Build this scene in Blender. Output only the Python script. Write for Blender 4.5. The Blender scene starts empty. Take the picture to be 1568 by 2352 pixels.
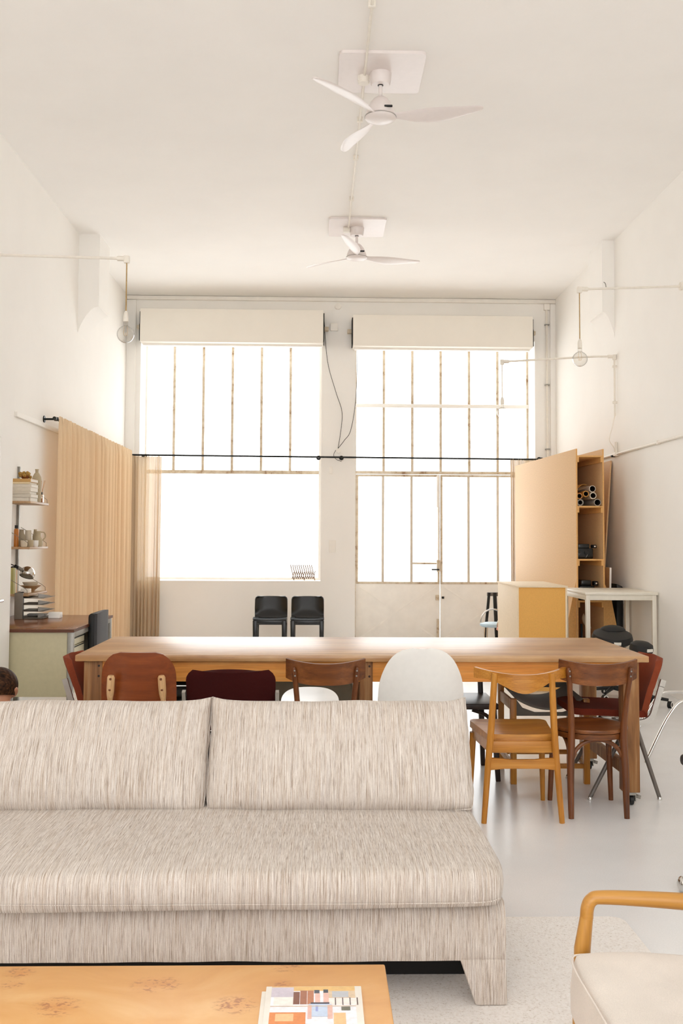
import bpy, bmesh, math, random
from mathutils import Vector, Matrix, Euler, noise
random.seed(7)
S = bpy.context.scene
COL = S.collection
PI = math.pi
R = math.radians

# ---------------------------------------------------------------- camera
F_PX = 2287.0
CAM_H = 1.37
YAW, PITCH, ROLL, PY = -0.02331375, R(3.0), 0.005, 1117.41
cam_m = Matrix.Rotation(YAW, 3, 'Z') @ Matrix.Rotation(PI / 2 + PITCH, 3, 'X') @ Matrix.Rotation(ROLL, 3, 'Z')
cd = bpy.data.cameras.new('camera')
cam = bpy.data.objects.new('camera', cd)
COL.objects.link(cam)
cam.matrix_world = Matrix.Translation((0, 0, CAM_H)) @ cam_m.to_4x4()
cd.sensor_fit = 'VERTICAL'
cd.sensor_height = 36.0
cd.lens = F_PX / 2352 * 36.0
cd.shift_y = (PY - 1176) / 2352
cd.clip_start = 0.05
S.camera = cam

# ---------------------------------------------------------------- world and exposure
w = bpy.data.worlds.new('daylight')
S.world = w
w.use_nodes = True
bg = w.node_tree.nodes['Background']
bg.inputs[0].default_value = (0.98, 0.985, 1.005, 1)
_wt = w.node_tree
_tc = _wt.nodes.new('ShaderNodeTexCoord')
_sx = _wt.nodes.new('ShaderNodeSeparateXYZ')
_mr = _wt.nodes.new('ShaderNodeMapRange')
_wt.links.new(_tc.outputs['Generated'], _sx.inputs[0])
_wt.links.new(_sx.outputs[1], _mr.inputs[0])
_mr.inputs[1].default_value, _mr.inputs[2].default_value = -0.3, 0.3
_mr.inputs[3].default_value, _mr.inputs[4].default_value = 1.08, 1.28     # open court on the window side is the brighter one
_wt.links.new(_mr.outputs[0], bg.inputs[1])
S.view_settings.view_transform = 'Standard'
S.view_settings.look = 'None'
S.view_settings.gamma = 1
S.view_settings.use_curve_mapping = False
S.view_settings.exposure = 1.83
S.cycles.max_bounces = 14
S.cycles.diffuse_bounces = 10
S.cycles.transparent_max_bounces = 16
S.cycles.sample_clamp_indirect = 8
S.cycles.use_denoising = True


# ---------------------------------------------------------------- helpers
def ray(px, py):
    return cam_m @ Vector(((px - 784) / F_PX, -(py - PY) / F_PX, -1.0))


def atY(px, py, y):
    d = ray(px, py)
    return Vector((0, 0, CAM_H)) + d * (y / d.y)


def srgb(h):
    h = h.lstrip('#')
    c = [int(h[i:i + 2], 16) / 255 for i in (0, 2, 4)]
    return tuple((v / 12.92 if v <= 0.04045 else ((v + 0.055) / 1.055) ** 2.4) for v in c) + (1,)


class NT:
    def __init__(s, name):
        s.m = bpy.data.materials.new(name)
        s.m.use_nodes = True
        s.t = s.m.node_tree
        s.b = s.t.nodes['Principled BSDF']
        s.out = s.t.nodes['Material Output']

    def n(s, typ, **kw):
        nd = s.t.nodes.new(typ)
        for k, v in kw.items():
            if k.startswith('i_'):
                key = k[2:]
                key = int(key) if key.isdigit() else key.replace('_', ' ')
                nd.inputs[key].default_value = v
            else:
                setattr(nd, k, v)
        return nd

    def l(s, a, b):
        s.t.links.new(a, b)

    def coords(s, scale=(1, 1, 1), rot=(0, 0, 0)):
        tc = s.n('ShaderNodeTexCoord')
        mp = s.n('ShaderNodeMapping')
        mp.inputs['Scale'].default_value = scale
        mp.inputs['Rotation'].default_value = rot
        s.l(tc.outputs['Object'], mp.inputs['Vector'])
        return mp.outputs['Vector']

    def noise(s, vec, scale=5, detail=4, rough=0.55, dist=0):
        nd = s.n('ShaderNodeTexNoise')
        nd.inputs['Scale'].default_value = scale
        nd.inputs['Detail'].default_value = detail
        nd.inputs['Roughness'].default_value = rough
        nd.inputs['Distortion'].default_value = dist
        s.l(vec, nd.inputs['Vector'])
        return nd.outputs['Fac']

    def ramp(s, fac, stops):
        r = s.n('ShaderNodeValToRGB')
        e = r.color_ramp.elements
        while len(e) < len(stops):
            e.new(0.5)
        for el, (p, c) in zip(e, stops):
            el.position = p
            el.color = c
        s.l(fac, r.inputs[0])
        return r.outputs['Color']

    def mix(s, a, b, fac, mode='MIX'):
        m = s.n('ShaderNodeMix', data_type='RGBA', blend_type=mode)
        if isinstance(fac, (int, float)):
            m.inputs[0].default_value = fac
        else:
            s.l(fac, m.inputs[0])
        for sock, v in ((m.inputs[6], a), (m.inputs[7], b)):
            if isinstance(v, tuple):
                sock.default_value = v
            else:
                s.l(v, sock)
        return m.outputs[2]

    def bump(s, h, strength=0.2, dist=0.01):
        b = s.n('ShaderNodeBump')
        b.inputs['Strength'].default_value = strength
        b.inputs['Distance'].default_value = dist
        s.l(h, b.inputs['Height'])
        s.l(b.outputs[0], s.b.inputs['Normal'])

    def set(s, color=None, rough=None, metal=None, spec=None, coat=None):
        if color is not None:
            if isinstance(color, tuple):
                s.b.inputs['Base Color'].default_value = color
            else:
                s.l(color, s.b.inputs['Base Color'])
        if rough is not None:
            s.b.inputs['Roughness'].default_value = rough
        if metal is not None:
            s.b.inputs['Metallic'].default_value = metal
        if spec is not None:
            s.b.inputs['Specular IOR Level'].default_value = spec
        if coat is not None:
            s.b.inputs['Coat Weight'].default_value = coat
        return s.m


def scale_c(c, k):
    return tuple(min(1, v * k) for v in c[:3]) + (1,)


def plain(name, hexc, rough=0.5, metal=0.0, var=0.06, nscale=30, spec=0.5, bump=0.0, bscale=200):
    t = NT(name)
    c = srgb(hexc)
    v = t.coords()
    f = t.noise(v, nscale, 3)
    col = t.ramp(f, [(0.3, scale_c(c, 1 - var)), (0.7, scale_c(c, 1 + var))])
    if bump:
        t.bump(t.noise(v, bscale, 2), bump, 0.002)
    return t.set(col, rough, metal, spec)


def wood(name, c1, c2, c3, axis=0, rough=0.4, scale=1.0, spec=0.45, rings=1.0, bump=0.08):
    """grain stretched along one object axis, with darker growth lines"""
    t = NT(name)
    sc = [26 * scale] * 3
    sc[axis] = 1.8 * scale
    v = t.coords(tuple(sc))
    f1 = t.noise(v, 1.0, 5, 0.6, 0.35)
    sc2 = [170 * scale] * 3
    sc2[axis] = 5 * scale
    f2 = t.noise(t.coords(tuple(sc2)), 1.0, 3, 0.6)
    base = t.ramp(f1, [(0.28, srgb(c1)), (0.5, srgb(c2)), (0.74, srgb(c3))])
    fine = t.ramp(f2, [(0.38, (0.55, 0.5, 0.45, 1)), (0.6, (1, 1, 1, 1))])
    col = t.mix(base, fine, 0.35 * rings, 'MULTIPLY')
    t.bump(f2, bump, 0.002)
    return t.set(col, rough, 0, spec)


def fabric(name, hexc, var=0.18, rough=0.95, scale=420, sheen=0.2):
    t = NT(name)
    c = srgb(hexc)
    v = t.coords()
    f = t.noise(v, scale, 2)
    f2 = t.noise(v, 9, 2)
    col = t.ramp(f, [(0.3, scale_c(c, 1 - var)), (0.7, scale_c(c, 1 + var))])
    col = t.mix(col, t.ramp(f2, [(0.3, (0.86, 0.86, 0.86, 1)), (0.7, (1, 1, 1, 1))]), 0.6, 'MULTIPLY')
    t.bump(f, 0.25, 0.002)
    t.b.inputs['Sheen Weight'].default_value = sheen
    return t.set(col, rough, 0, 0.15)


class MB:
    """collects geometry for ONE mesh object"""
    def __init__(s):
        s.bm = bmesh.new()

    def _geom(s, verts, M):
        if M is not None:
            bmesh.ops.transform(s.bm, matrix=M, verts=verts)

    def box(s, x0, x1, y0, y1, z0, z1, bev=0.0, seg=2, M=None):
        co = [(x0, y0, z0), (x1, y0, z0), (x1, y1, z0), (x0, y1, z0), (x0, y0, z1), (x1, y0, z1), (x1, y1, z1), (x0, y1, z1)]
        vs = [s.bm.verts.new(c) for c in co]
        fs = [s.bm.faces.new([vs[i] for i in q]) for q in ((3, 2, 1, 0), (4, 5, 6, 7), (0, 1, 5, 4), (1, 2, 6, 5), (2, 3, 7, 6), (3, 0, 4, 7))]
        if bev > 0:
            es = list({e for f in fs for e in f.edges})
            r = bmesh.ops.bevel(s.bm, geom=es, offset=bev, segments=seg, affect='EDGES', profile=0.5, clamp_overlap=True)
            vs = list({v for f in r['faces'] for v in f.verts} | {v for v in vs if v.is_valid})
        s._geom(vs, M)
        return s

    def hexa(s, bot, top, bev=0.0):
        """eight-cornered block from two four-corner loops (bottom, top)"""
        vs = [s.bm.verts.new(c) for c in list(bot) + list(top)]
        fs = [s.bm.faces.new([vs[i] for i in q]) for q in ((3, 2, 1, 0), (4, 5, 6, 7), (0, 1, 5, 4), (1, 2, 6, 5), (2, 3, 7, 6), (3, 0, 4, 7))]
        if bev > 0:
            es = list({e for f in fs for e in f.edges})
            bmesh.ops.bevel(s.bm, geom=es, offset=bev, segments=2, affect='EDGES', profile=0.5, clamp_overlap=True)
        return s

    def beam(s, p0, p1, w0, d0, w1=None, d1=None, bev=0.0, side=(1, 0, 0)):
        """rectangular tapered bar from p0 to p1; width along 'side'"""
        p0, p1 = Vector(p0), Vector(p1)
        w1 = w0 if w1 is None else w1
        d1 = d0 if d1 is None else d1
        ax = (p1 - p0).normalized()
        sx = Vector(side)
        sx = (sx - ax * sx.dot(ax)).normalized()
        sy = ax.cross(sx)
        lo = [p0 + sx * a * w0 / 2 + sy * b * d0 / 2 for a, b in ((-1, -1), (1, -1), (1, 1), (-1, 1))]
        hi = [p1 + sx * a * w1 / 2 + sy * b * d1 / 2 for a, b in ((-1, -1), (1, -1), (1, 1), (-1, 1))]
        return s.hexa(lo, hi, bev)

    def tube(s, pts, r, n=10, closed=False, cap=True):
        pts = [Vector(p) for p in pts]
        m = len(pts)
        rs = list(r) if isinstance(r, (list, tuple)) else [r] * m
        tans = []
        for i in range(m):
            if closed:
                t = pts[(i + 1) % m] - pts[i - 1]
            else:
                t = pts[min(i + 1, m - 1)] - pts[max(i - 1, 0)]
            tans.append(t.normalized())
        up = Vector((0, 0, 1)) if abs(tans[0].z) < 0.9 else Vector((1, 0, 0))
        a = (up - tans[0] * up.dot(tans[0])).normalized()
        rings = []
        for i in range(m):
            t = tans[i]
            a = (a - t * a.dot(t)).normalized()
            b = t.cross(a)
            rings.append([s.bm.verts.new(pts[i] + (a * math.cos(k * 2 * PI / n) + b * math.sin(k * 2 * PI / n)) * rs[i]) for k in range(n)])
        for i in range(m if closed else m - 1):
            A, B = rings[i], rings[(i + 1) % m]
            for k in range(n):
                s.bm.faces.new((A[k], A[(k + 1) % n], B[(k + 1) % n], B[k]))
        if cap and not closed:
            s.bm.faces.new(rings[0][::-1])
            s.bm.faces.new(rings[-1])
        return s

    def cyl(s, p0, p1, r0, r1=None, n=16):
        return s.tube([p0, p1], [r0, r0 if r1 is None else r1], n)

    def lathe(s, prof, c=(0, 0, 0), n=28, M=None, close=True):
        allv = []
        rings = []
        for r_, z_ in prof:
            if r_ < 1e-6:
                v = s.bm.verts.new((c[0], c[1], c[2] + z_))
                rings.append([v])
                allv.append(v)
            else:
                ring = [s.bm.verts.new((c[0] + r_ * math.cos(k * 2 * PI / n), c[1] + r_ * math.sin(k * 2 * PI / n), c[2] + z_)) for k in range(n)]
                rings.append(ring)
                allv += ring
        for A, B in zip(rings, rings[1:]):
            for k in range(n):
                k2 = (k + 1) % n
                if len(A) == 1 and len(B) == 1:
                    continue
                if len(A) == 1:
                    s.bm.faces.new((A[0], B[k2], B[k]))
                elif len(B) == 1:
                    s.bm.faces.new((A[k], A[k2], B[0]))
                else:
                    s.bm.faces.new((A[k], A[k2], B[k2], B[k]))
        if close:
            if len(rings[0]) > 1:
                s.bm.faces.new(rings[0][::-1])
            if len(rings[-1]) > 1:
                s.bm.faces.new(rings[-1])
        s._geom(allv, M)
        return s

    def prism(s, poly, a0, a1, axis='y', bev=0.0):
        """polygon in the plane across 'axis', extruded from a0 to a1"""
        def P(u, v, a):
            return {'y': (u, a, v), 'x': (a, u, v), 'z': (u, v, a)}[axis]
        A = [s.bm.verts.new(P(u, v, a0)) for u, v in poly]
        B = [s.bm.verts.new(P(u, v, a1)) for u, v in poly]
        k = len(poly)
        fs = [s.bm.faces.new(A), s.bm.faces.new(B[::-1])]
        for i in range(k):
            fs.append(s.bm.faces.new((A[i], B[i], B[(i + 1) % k], A[(i + 1) % k])))
        if bev > 0:
            es = [e for e in set(fs[0].edges) | set(fs[1].edges)]
            bmesh.ops.bevel(s.bm, geom=es, offset=bev, segments=2, affect='EDGES', profile=0.5, clamp_overlap=True)
        return s

    def grid(s, fn, nu, nv, cu=False, cv=False):
        g = [[s.bm.verts.new(fn(i / (nu if cu else nu - 1), j / (nv if cv else nv - 1))) for j in range(nv)] for i in range(nu)]
        for i in range(nu if cu else nu - 1):
            for j in range(nv if cv else nv - 1):
                i2, j2 = (i + 1) % nu, (j + 1) % nv
                s.bm.faces.new((g[i][j], g[i2][j], g[i2][j2], g[i][j2]))
        return s

    def slab(s, fn, nu, nv, th, out=None):
        """sheet with thickness: fn(u,v)->point, offset along its own normal"""
        P = [[Vector(fn(i / (nu - 1), j / (nv - 1))) for j in range(nv)] for i in range(nu)]
        N = [[None] * nv for _ in range(nu)]
        for i in range(nu):
            for j in range(nv):
                du = P[min(i + 1, nu - 1)][j] - P[max(i - 1, 0)][j]
                dv = P[i][min(j + 1, nv - 1)] - P[i][max(j - 1, 0)]
                nn = du.cross(dv)
                N[i][j] = nn.normalized() if nn.length > 1e-9 else Vector((0, 0, 1))
        A = [[s.bm.verts.new(P[i][j] + N[i][j] * th / 2) for j in range(nv)] for i in range(nu)]
        B = [[s.bm.verts.new(P[i][j] - N[i][j] * th / 2) for j in range(nv)] for i in range(nu)]
        for i in range(nu - 1):
            for j in range(nv - 1):
                s.bm.faces.new((A[i][j], A[i + 1][j], A[i + 1][j + 1], A[i][j + 1]))
                s.bm.faces.new((B[i][j], B[i][j + 1], B[i + 1][j + 1], B[i + 1][j]))
        for i in range(nu - 1):
            s.bm.faces.new((A[i][0], B[i][0], B[i + 1][0], A[i + 1][0]))
            s.bm.faces.new((A[i + 1][-1], B[i + 1][-1], B[i][-1], A[i][-1]))
        for j in range(nv - 1):
            s.bm.faces.new((A[0][j + 1], B[0][j + 1], B[0][j], A[0][j]))
            s.bm.faces.new((A[-1][j], B[-1][j], B[-1][j + 1], A[-1][j + 1]))
        return s

    def ball(s, c, r, sc=(1, 1, 1), n=20, M=None):
        prof = [(max(0.0, math.sin(PI * k / (n // 2))) * 1.0, -math.cos(PI * k / (n // 2))) for k in range(n // 2 + 1)]
        MM = Matrix.Translation(c) @ (M if M is not None else Matrix.Identity(4)) @ Matrix.Diagonal((r * sc[0], r * sc[1], r * sc[2], 1))
        prof[0] = (0, -1)
        prof[-1] = (0, 1)
        return s.lathe(prof, (0, 0, 0), n, MM)

    def build(s, name, mat, parent=None, smooth=38, loc=None, subd=0, weld=0.0):
        me = bpy.data.meshes.new(name)
        bmesh.ops.recalc_face_normals(s.bm, faces=s.bm.faces)
        s.bm.to_mesh(me)
        s.bm.free()
        mats = mat if isinstance(mat, list) else [mat]
        for m in mats:
            me.materials.append(m)
        if smooth:
            me.polygons.foreach_set('use_smooth', [True] * len(me.polygons))
            if smooth < 180:
                me.set_sharp_from_angle(angle=R(smooth))
        o = bpy.data.objects.new(name, me)
        COL.objects.link(o)
        if parent is not None:
            o.parent = parent
        if loc is not None:
            o.location = loc
        if subd:
            md = o.modifiers.new('subdivision', 'SUBSURF')
            md.levels = md.render_levels = subd
        return o


def tag(o, label=None, cat=None, group=None, kind=None):
    if label:
        o['label'] = label
    if cat:
        o['category'] = cat
    if group:
        o['group'] = group
    if kind:
        o['kind'] = kind
    return o


def thing(name, label, cat, loc=(0, 0, 0), rz=0.0, group=None):
    o = bpy.data.objects.new(name, None)
    o.empty_display_size = 0.1
    COL.objects.link(o)
    o.location = loc
    o.rotation_euler = (0, 0, rz)
    return tag(o, label, cat, group)


def struct(o):
    o['kind'] = 'structure'
    return o


def copy_tree(o, parent=None):
    c = o.copy()
    COL.objects.link(c)
    if parent is not None:
        c.parent = parent
    for ch in list(o.children):
        copy_tree(ch, c)
    return c


def spline(pts, n=8):
    pts = [Vector(p) for p in pts]
    out = []
    for i in range(len(pts) - 1):
        p0 = pts[max(i - 1, 0)]
        p1, p2 = pts[i], pts[i + 1]
        p3 = pts[min(i + 2, len(pts) - 1)]
        for k in range(n):
            t = k / n
            out.append(0.5 * ((2 * p1) + (p2 - p0) * t + (2 * p0 - 5 * p1 + 4 * p2 - p3) * t * t + (3 * p1 - p0 - 3 * p2 + p3) * t ** 3))
    out.append(pts[-1])
    return out


def pillow(w, h, t_mid, t_edge, nu=25, nv=17, nw=5, pinch=0.0, power=2.6, seed=0, wob=0.0, M=None, round_c=0.0):
    """soft closed cushion, w along x, h along z, thickness along y"""
    mb = MB()
    bm = mb.bm
    def pt(u, v, q):
        e = (1 - abs(u) ** power) * (1 - abs(v) ** power)
        t = t_edge + (t_mid - t_edge) * max(0, e) ** 0.55
        x = u * w / 2 * (1 - pinch * 0.12 * (1 - v * v) * abs(u) ** 3)
        z = v * h / 2 * (1 - ((pinch * 2.2 if v > 0 else 0.02) if pinch else 0.0) * (1 - u ** 8) * abs(v) ** 3)
        if round_c:
            k = round_c * (abs(u) * abs(v)) ** 6 * (0.0 if (pinch and v > 0) else 1.0)
            x -= math.copysign(k, u)
            z -= math.copysign(k, v)
        y = q * t / 2
        if wob:
            y += wob * noise.noise(Vector((u * 2.1 + seed, v * 1.7, seed * 3.1)))
            z += wob * 0.7 * noise.noise(Vector((u * 3.0, v * 2.0 + seed, 7.7)))
            x += wob * 0.4 * noise.noise(Vector((u * 2.0, v * 4.0, seed + 1.7)))
        return Vector((x, y, z))
    us = [-1 + 2 * i / (nu - 1) for i in range(nu)]
    vs_ = [-1 + 2 * j / (nv - 1) for j in range(nv)]
    fr = [[bm.verts.new(pt(u, v, -1)) for v in vs_] for u in us]
    bk = [[bm.verts.new(pt(u, v, 1)) for v in vs_] for u in us]
    for i in range(nu - 1):
        for j in range(nv - 1):
            bm.faces.new((fr[i][j], fr[i + 1][j], fr[i + 1][j + 1], fr[i][j + 1]))
            bm.faces.new((bk[i][j], bk[i][j + 1], bk[i + 1][j + 1], bk[i + 1][j]))
    rim = [(i, 0) for i in range(nu)] + [(nu - 1, j) for j in range(1, nv)] + [(i, nv - 1) for i in range(nu - 2, -1, -1)] + [(0, j) for j in range(nv - 2, 0, -1)]
    for a, b in zip(rim, rim[1:] + rim[:1]):
        bm.faces.new((fr[a[0]][a[1]], bk[a[0]][a[1]], bk[b[0]][b[1]], fr[b[0]][b[1]]))
    if M is not None:
        bmesh.ops.transform(bm, matrix=M, verts=bm.verts)
    return mb, rim


# ---------------------------------------------------------------- materials
def plaster(name, hexc, var=0.02):
    t = NT(name)
    c = srgb(hexc)
    v = t.coords()
    f = t.noise(v, 1.3, 5, 0.6)
    col = t.ramp(f, [(0.3, scale_c(c, 1 - var)), (0.7, scale_c(c, 1 + var * 0.6))])
    t.bump(t.noise(v, 14, 6, 0.65), 0.12, 0.01)
    return t.set(col, 0.85, 0, 0.2)


M_WALL = plaster('wall_plaster', '#f6f4f0')
M_CEIL = plaster('ceiling_plaster', '#f6f4f1')
M_TRIM = plain('white_paint', '#f3efe8', 0.55, var=0.03, nscale=8)
M_TRIMW = plain('fresh_white_paint', '#f2efe9', 0.5, var=0.02, nscale=8)


def floor_mat():
    t = NT('pale_resin_floor')
    v = t.coords()
    f = t.noise(v, 1.1, 5, 0.6)
    col = t.ramp(f, [(0.3, srgb('#e6e7e8')), (0.7, srgb('#eff0f1'))])
    f2 = t.noise(v, 160, 2)
    col = t.mix(col, t.ramp(f2, [(0.3, (0.9, 0.9, 0.9, 1)), (0.7, (1, 1, 1, 1))]), 0.6, 'MULTIPLY')
    t.bump(t.noise(v, 7, 3), 0.02, 0.01)
    rr = t.n('ShaderNodeMapRange')
    rr.inputs[3].default_value = 0.16
    rr.inputs[4].default_value = 0.32
    t.l(f, rr.inputs[0])
    t.l(rr.outputs[0], t.b.inputs['Roughness'])
    return t.set(col, None, 0, 0.45)


M_FLOOR = floor_mat()


def sofa_mat():
    t = NT('slub_weave_upholstery')
    a = t.noise(t.coords((760, 9, 9)), 1.0, 2, 0.6)
    b = t.noise(t.coords((820, 24, 24)), 1.0, 2, 0.6)
    c = t.noise(t.coords((900, 640, 640)), 1.0, 1)
    col = t.ramp(a, [(0.30, srgb('#9c8d7e')), (0.42, srgb('#c4bab0')), (0.54, srgb('#d6cec5')), (0.70, srgb('#e8e2db'))])
    a2 = t.noise(t.coords((300, 5, 5)), 1.0, 2, 0.5)
    col = t.mix(col, t.ramp(a2, [(0.34, srgb('#d3c2b0')), (0.5, (1, 1, 1, 1)), (0.66, srgb('#e6e6ea'))]), 0.5, 'MULTIPLY')
    dk = t.ramp(b, [(0.27, srgb('#7d7272')), (0.36, srgb('#c6b8aa')), (0.46, (1, 1, 1, 1))])
    col = t.mix(col, dk, 0.7, 'MULTIPLY')
    col = t.mix(col, t.ramp(c, [(0.3, (0.72, 0.70, 0.68, 1)), (0.6, (1, 1, 1, 1))]), 0.55, 'MULTIPLY')
    s1 = t.n('ShaderNodeMath', operation='ADD')
    t.l(a, s1.inputs[0])
    t.l(c, s1.inputs[1])
    t.bump(s1.outputs[0], 0.25, 0.002)
    t.b.inputs['Sheen Weight'].default_value = 0.15
    return t.set(col, 0.95, 0, 0.1)


M_SOFA = sofa_mat()
M_DARK = plain('shade_block_black', '#15120f', 0.9)  # black for the added shade block under the sofa
M_CUSH = fabric('beige_wool', '#d8cfc5', 0.07, scale=500)
M_RUG = None


def rug_mat():
    t = NT('oatmeal_rug')
    v = t.coords()
    f = t.noise(v, 130, 3, 0.7)
    col = t.ramp(f, [(0.28, srgb('#c3b8ae')), (0.42, srgb('#e6e1dc')), (0.7, srgb('#efece9'))])
    t.bump(t.noise(v, 220, 2), 0.6, 0.004)
    return t.set(col, 1.0, 0, 0.05)


M_RUG = rug_mat()


def tabletop_mat():
    t = NT('worn_pine_planks')
    v = t.coords((1.3, 11, 11))
    f1 = t.noise(v, 1.0, 6, 0.6, 0.6)
    base = t.ramp(f1, [(0.25, srgb('#9a6b3f')), (0.45, srgb('#b68b5b')), (0.72, srgb('#c8a375'))])
    f2 = t.noise(t.coords((4, 210, 210)), 1.0, 3)
    base = t.mix(base, t.ramp(f2, [(0.3, srgb('#c79c6e')), (0.5, (1, 1, 1, 1))]), 0.4, 'MULTIPLY')
    f3 = t.noise(t.coords((2, 3, 3)), 2.0, 5)
    base = t.mix(base, t.ramp(f3, [(0.35, srgb('#d8bd9a')), (0.6, (1, 1, 1, 1))]), 0.5, 'MULTIPLY')
    # plank joints every 0.2 m
    tc = t.n('ShaderNodeTexCoord')
    sx = t.n('ShaderNodeSeparateXYZ')
    t.l(tc.outputs['Object'], sx.inputs[0])
    m1 = t.n('ShaderNodeMath', operation='PINGPONG')
    m1.inputs[1].default_value = 0.098
    t.l(sx.outputs[1], m1.inputs[0])
    ln = t.ramp(m1.outputs[0], [(0.0, srgb('#7d5630')), (0.02, (1, 1, 1, 1))])
    base = t.mix(base, ln, 0.35, 'MULTIPLY')
    t.bump(f2, 0.12, 0.002)
    return t.set(base, 0.36, 0, 0.75)


M_TTOP = tabletop_mat()
M_TAPRON = wood('amber_pine', '#d2832f', '#e69a44', '#efb05e', 0, 0.5)
M_TLEG = wood('scuffed_pine', '#6c431f', '#936437', '#b48c5e', 2, 0.6)
M_OAK = wood('honey_oak', '#a9691c', '#bf7f2c', '#cf9340', 2, 0.38)
M_OAKX = wood('honey_oak_cross', '#a4661c', '#bb7c2c', '#cc9140', 0, 0.35)
M_BEECH = wood('dark_stained_beech', '#4a260d', '#703d18', '#8a5226', 2, 0.38)
M_BEECHX = wood('dark_stained_beech_cross', '#4c260e', '#75421b', '#90572a', 0, 0.36)
M_DKWOOD = wood('espresso_wood', '#1f120b', '#2e1b10', '#3a2417', 2, 0.4)
M_PALEW = wood('pale_ash', '#b98c5c', '#d0a676', '#ddb88a', 2, 0.5)
M_TANL = wood('cognac_veneer', '#6a2f0d', '#7d3b13', '#8d481b', 0, 0.38, rings=0.4)
M_MAROON = fabric('maroon_felt', '#3a0f0e', 0.2, sheen=0.0)
M_RUST = fabric('rust_felt', '#8a432b', 0.15, sheen=0.0)
M_RUSTD = fabric('dark_rust_felt', '#6b2a1a', 0.15, sheen=0.0)
M_ALU = plain('cast_aluminium', '#b9b5ae', 0.35, 0.85, var=0.05)
M_GREYTUBE = plain('grey_tube', '#6b645d', 0.45, 0.3)
M_CHROME = plain('chrome', '#d9d7d3', 0.12, 1.0, var=0.02)
M_WHITEPL = plain('white_shell_plastic', '#e3e1dc', 0.4, var=0.02)
M_OLIVEPL = plain('olive_grey_plastic', '#8d8671', 0.45, var=0.03)
M_GREYFAB = fabric('graphite_sling', '#6f6a62', 0.1)
M_BLACKPL = plain('gloss_black_plastic', '#0d0e0f', 0.25, var=0.1)
M_BLACK = plain('matt_black', '#121110', 0.6, var=0.1)
M_CHARFAB = fabric('charcoal_wool', '#4b4a4c', 0.15)
M_DESKTOP = wood('walnut_laminate', '#6f4126', '#7d4c2f', '#8a5839', 1, 0.22, rings=0.3, bump=0.0)
M_DESKEDGE = plain('brown_edge_band', '#5b2f14', 0.4)
M_OLIVE = plain('olive_grey_steel', '#b9b08f', 0.5, var=0.04)
M_CREAM = plain('cream_steel', '#d6cfb4', 0.45, var=0.03)
M_STEEL = plain('brushed_steel', '#98958e', 0.4, 0.5)
M_MDF = plain('rack_fibreboard', '#d9b486', 0.65, var=0.07, nscale=70)
M_PLYL = plain('pale_plywood', '#e9d6b8', 0.6, var=0.04, nscale=60)
M_MDFE = plain('plywood_edge', '#dba968', 0.6, var=0.08, nscale=60)
M_OCHRE = plain('ochre_fibreboard', '#e2ab58', 0.7, var=0.06, nscale=180)
M_TABW = plain('off_white_laminate', '#e8e2d4', 0.4, var=0.02)
M_FAN = plain('white_fan_enamel', '#e6dedb', 0.35, var=0.015)
M_CONDUIT = plain('painted_conduit', '#ebe5da', 0.5, var=0.03)
M_RODBLK = plain('black_iron', '#1d1f1c', 0.45, 0.4)
M_SHELFW = wood('oak_shelf', '#a27d54', '#b49068', '#c3a37c', 1, 0.45)
M_WIRE = plain('grey_wire', '#8b8172', 0.4, 0.5)
M_CERAM = plain('sand_ceramic', '#b5a688', 0.6, var=0.05)
M_CERAMW = plain('bone_ceramic', '#d5cab5', 0.5, var=0.04)
M_CERAMG = plain('putty_ceramic', '#9d9078', 0.6, var=0.05)
M_PAPER = plain('white_paper', '#ece7de', 0.8, var=0.03)
M_KRAFT = plain('kraft_paper', '#c9954e', 0.75, var=0.08)
M_AMBER = plain('amber_liquid', '#b06a1e', 0.3, var=0.05)
M_ROLLER = plain('roller_box_paint', '#efeae0', 0.6, var=0.012, nscale=5)
M_BARS = plain('greyed_bar_paint', '#d6ccbd', 0.6, var=0.06, nscale=20)
M_RUSTY = NT('rust_flecked_paint')
_v = M_RUSTY.coords()
_f = M_RUSTY.noise(_v, 9, 6, 0.7)
M_RUSTY = M_RUSTY.set(M_RUSTY.ramp(_f, [(0.33, srgb('#97775a')), (0.43, srgb('#c9b89f')), (0.6, srgb('#dacebb'))]), 0.7, 0, 0.3)


def thin_glass(name, tint=(1, 1, 1, 1), refl=0.06):
    t = NT(name)
    tr = t.n('ShaderNodeBsdfTransparent')
    tr.inputs[0].default_value = tint
    gl = t.n('ShaderNodeBsdfGlossy')
    gl.inputs['Roughness'].default_value = 0.02
    lw = t.n('ShaderNodeLayerWeight')
    lw.inputs['Blend'].default_value = 0.25
    mr = t.n('ShaderNodeMapRange')
    mr.inputs[3].default_value = refl * 0.4
    mr.inputs[4].default_value = min(1, refl * 8)
    t.l(lw.outputs['Facing'], mr.inputs[0])
    mx = t.n('ShaderNodeMixShader')
    t.l(mr.outputs[0], mx.inputs[0])
    t.l(tr.outputs[0], mx.inputs[1])
    t.l(gl.outputs[0], mx.inputs[2])
    t.l(mx.outputs[0], t.out.inputs[0])
    return t.m


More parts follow.
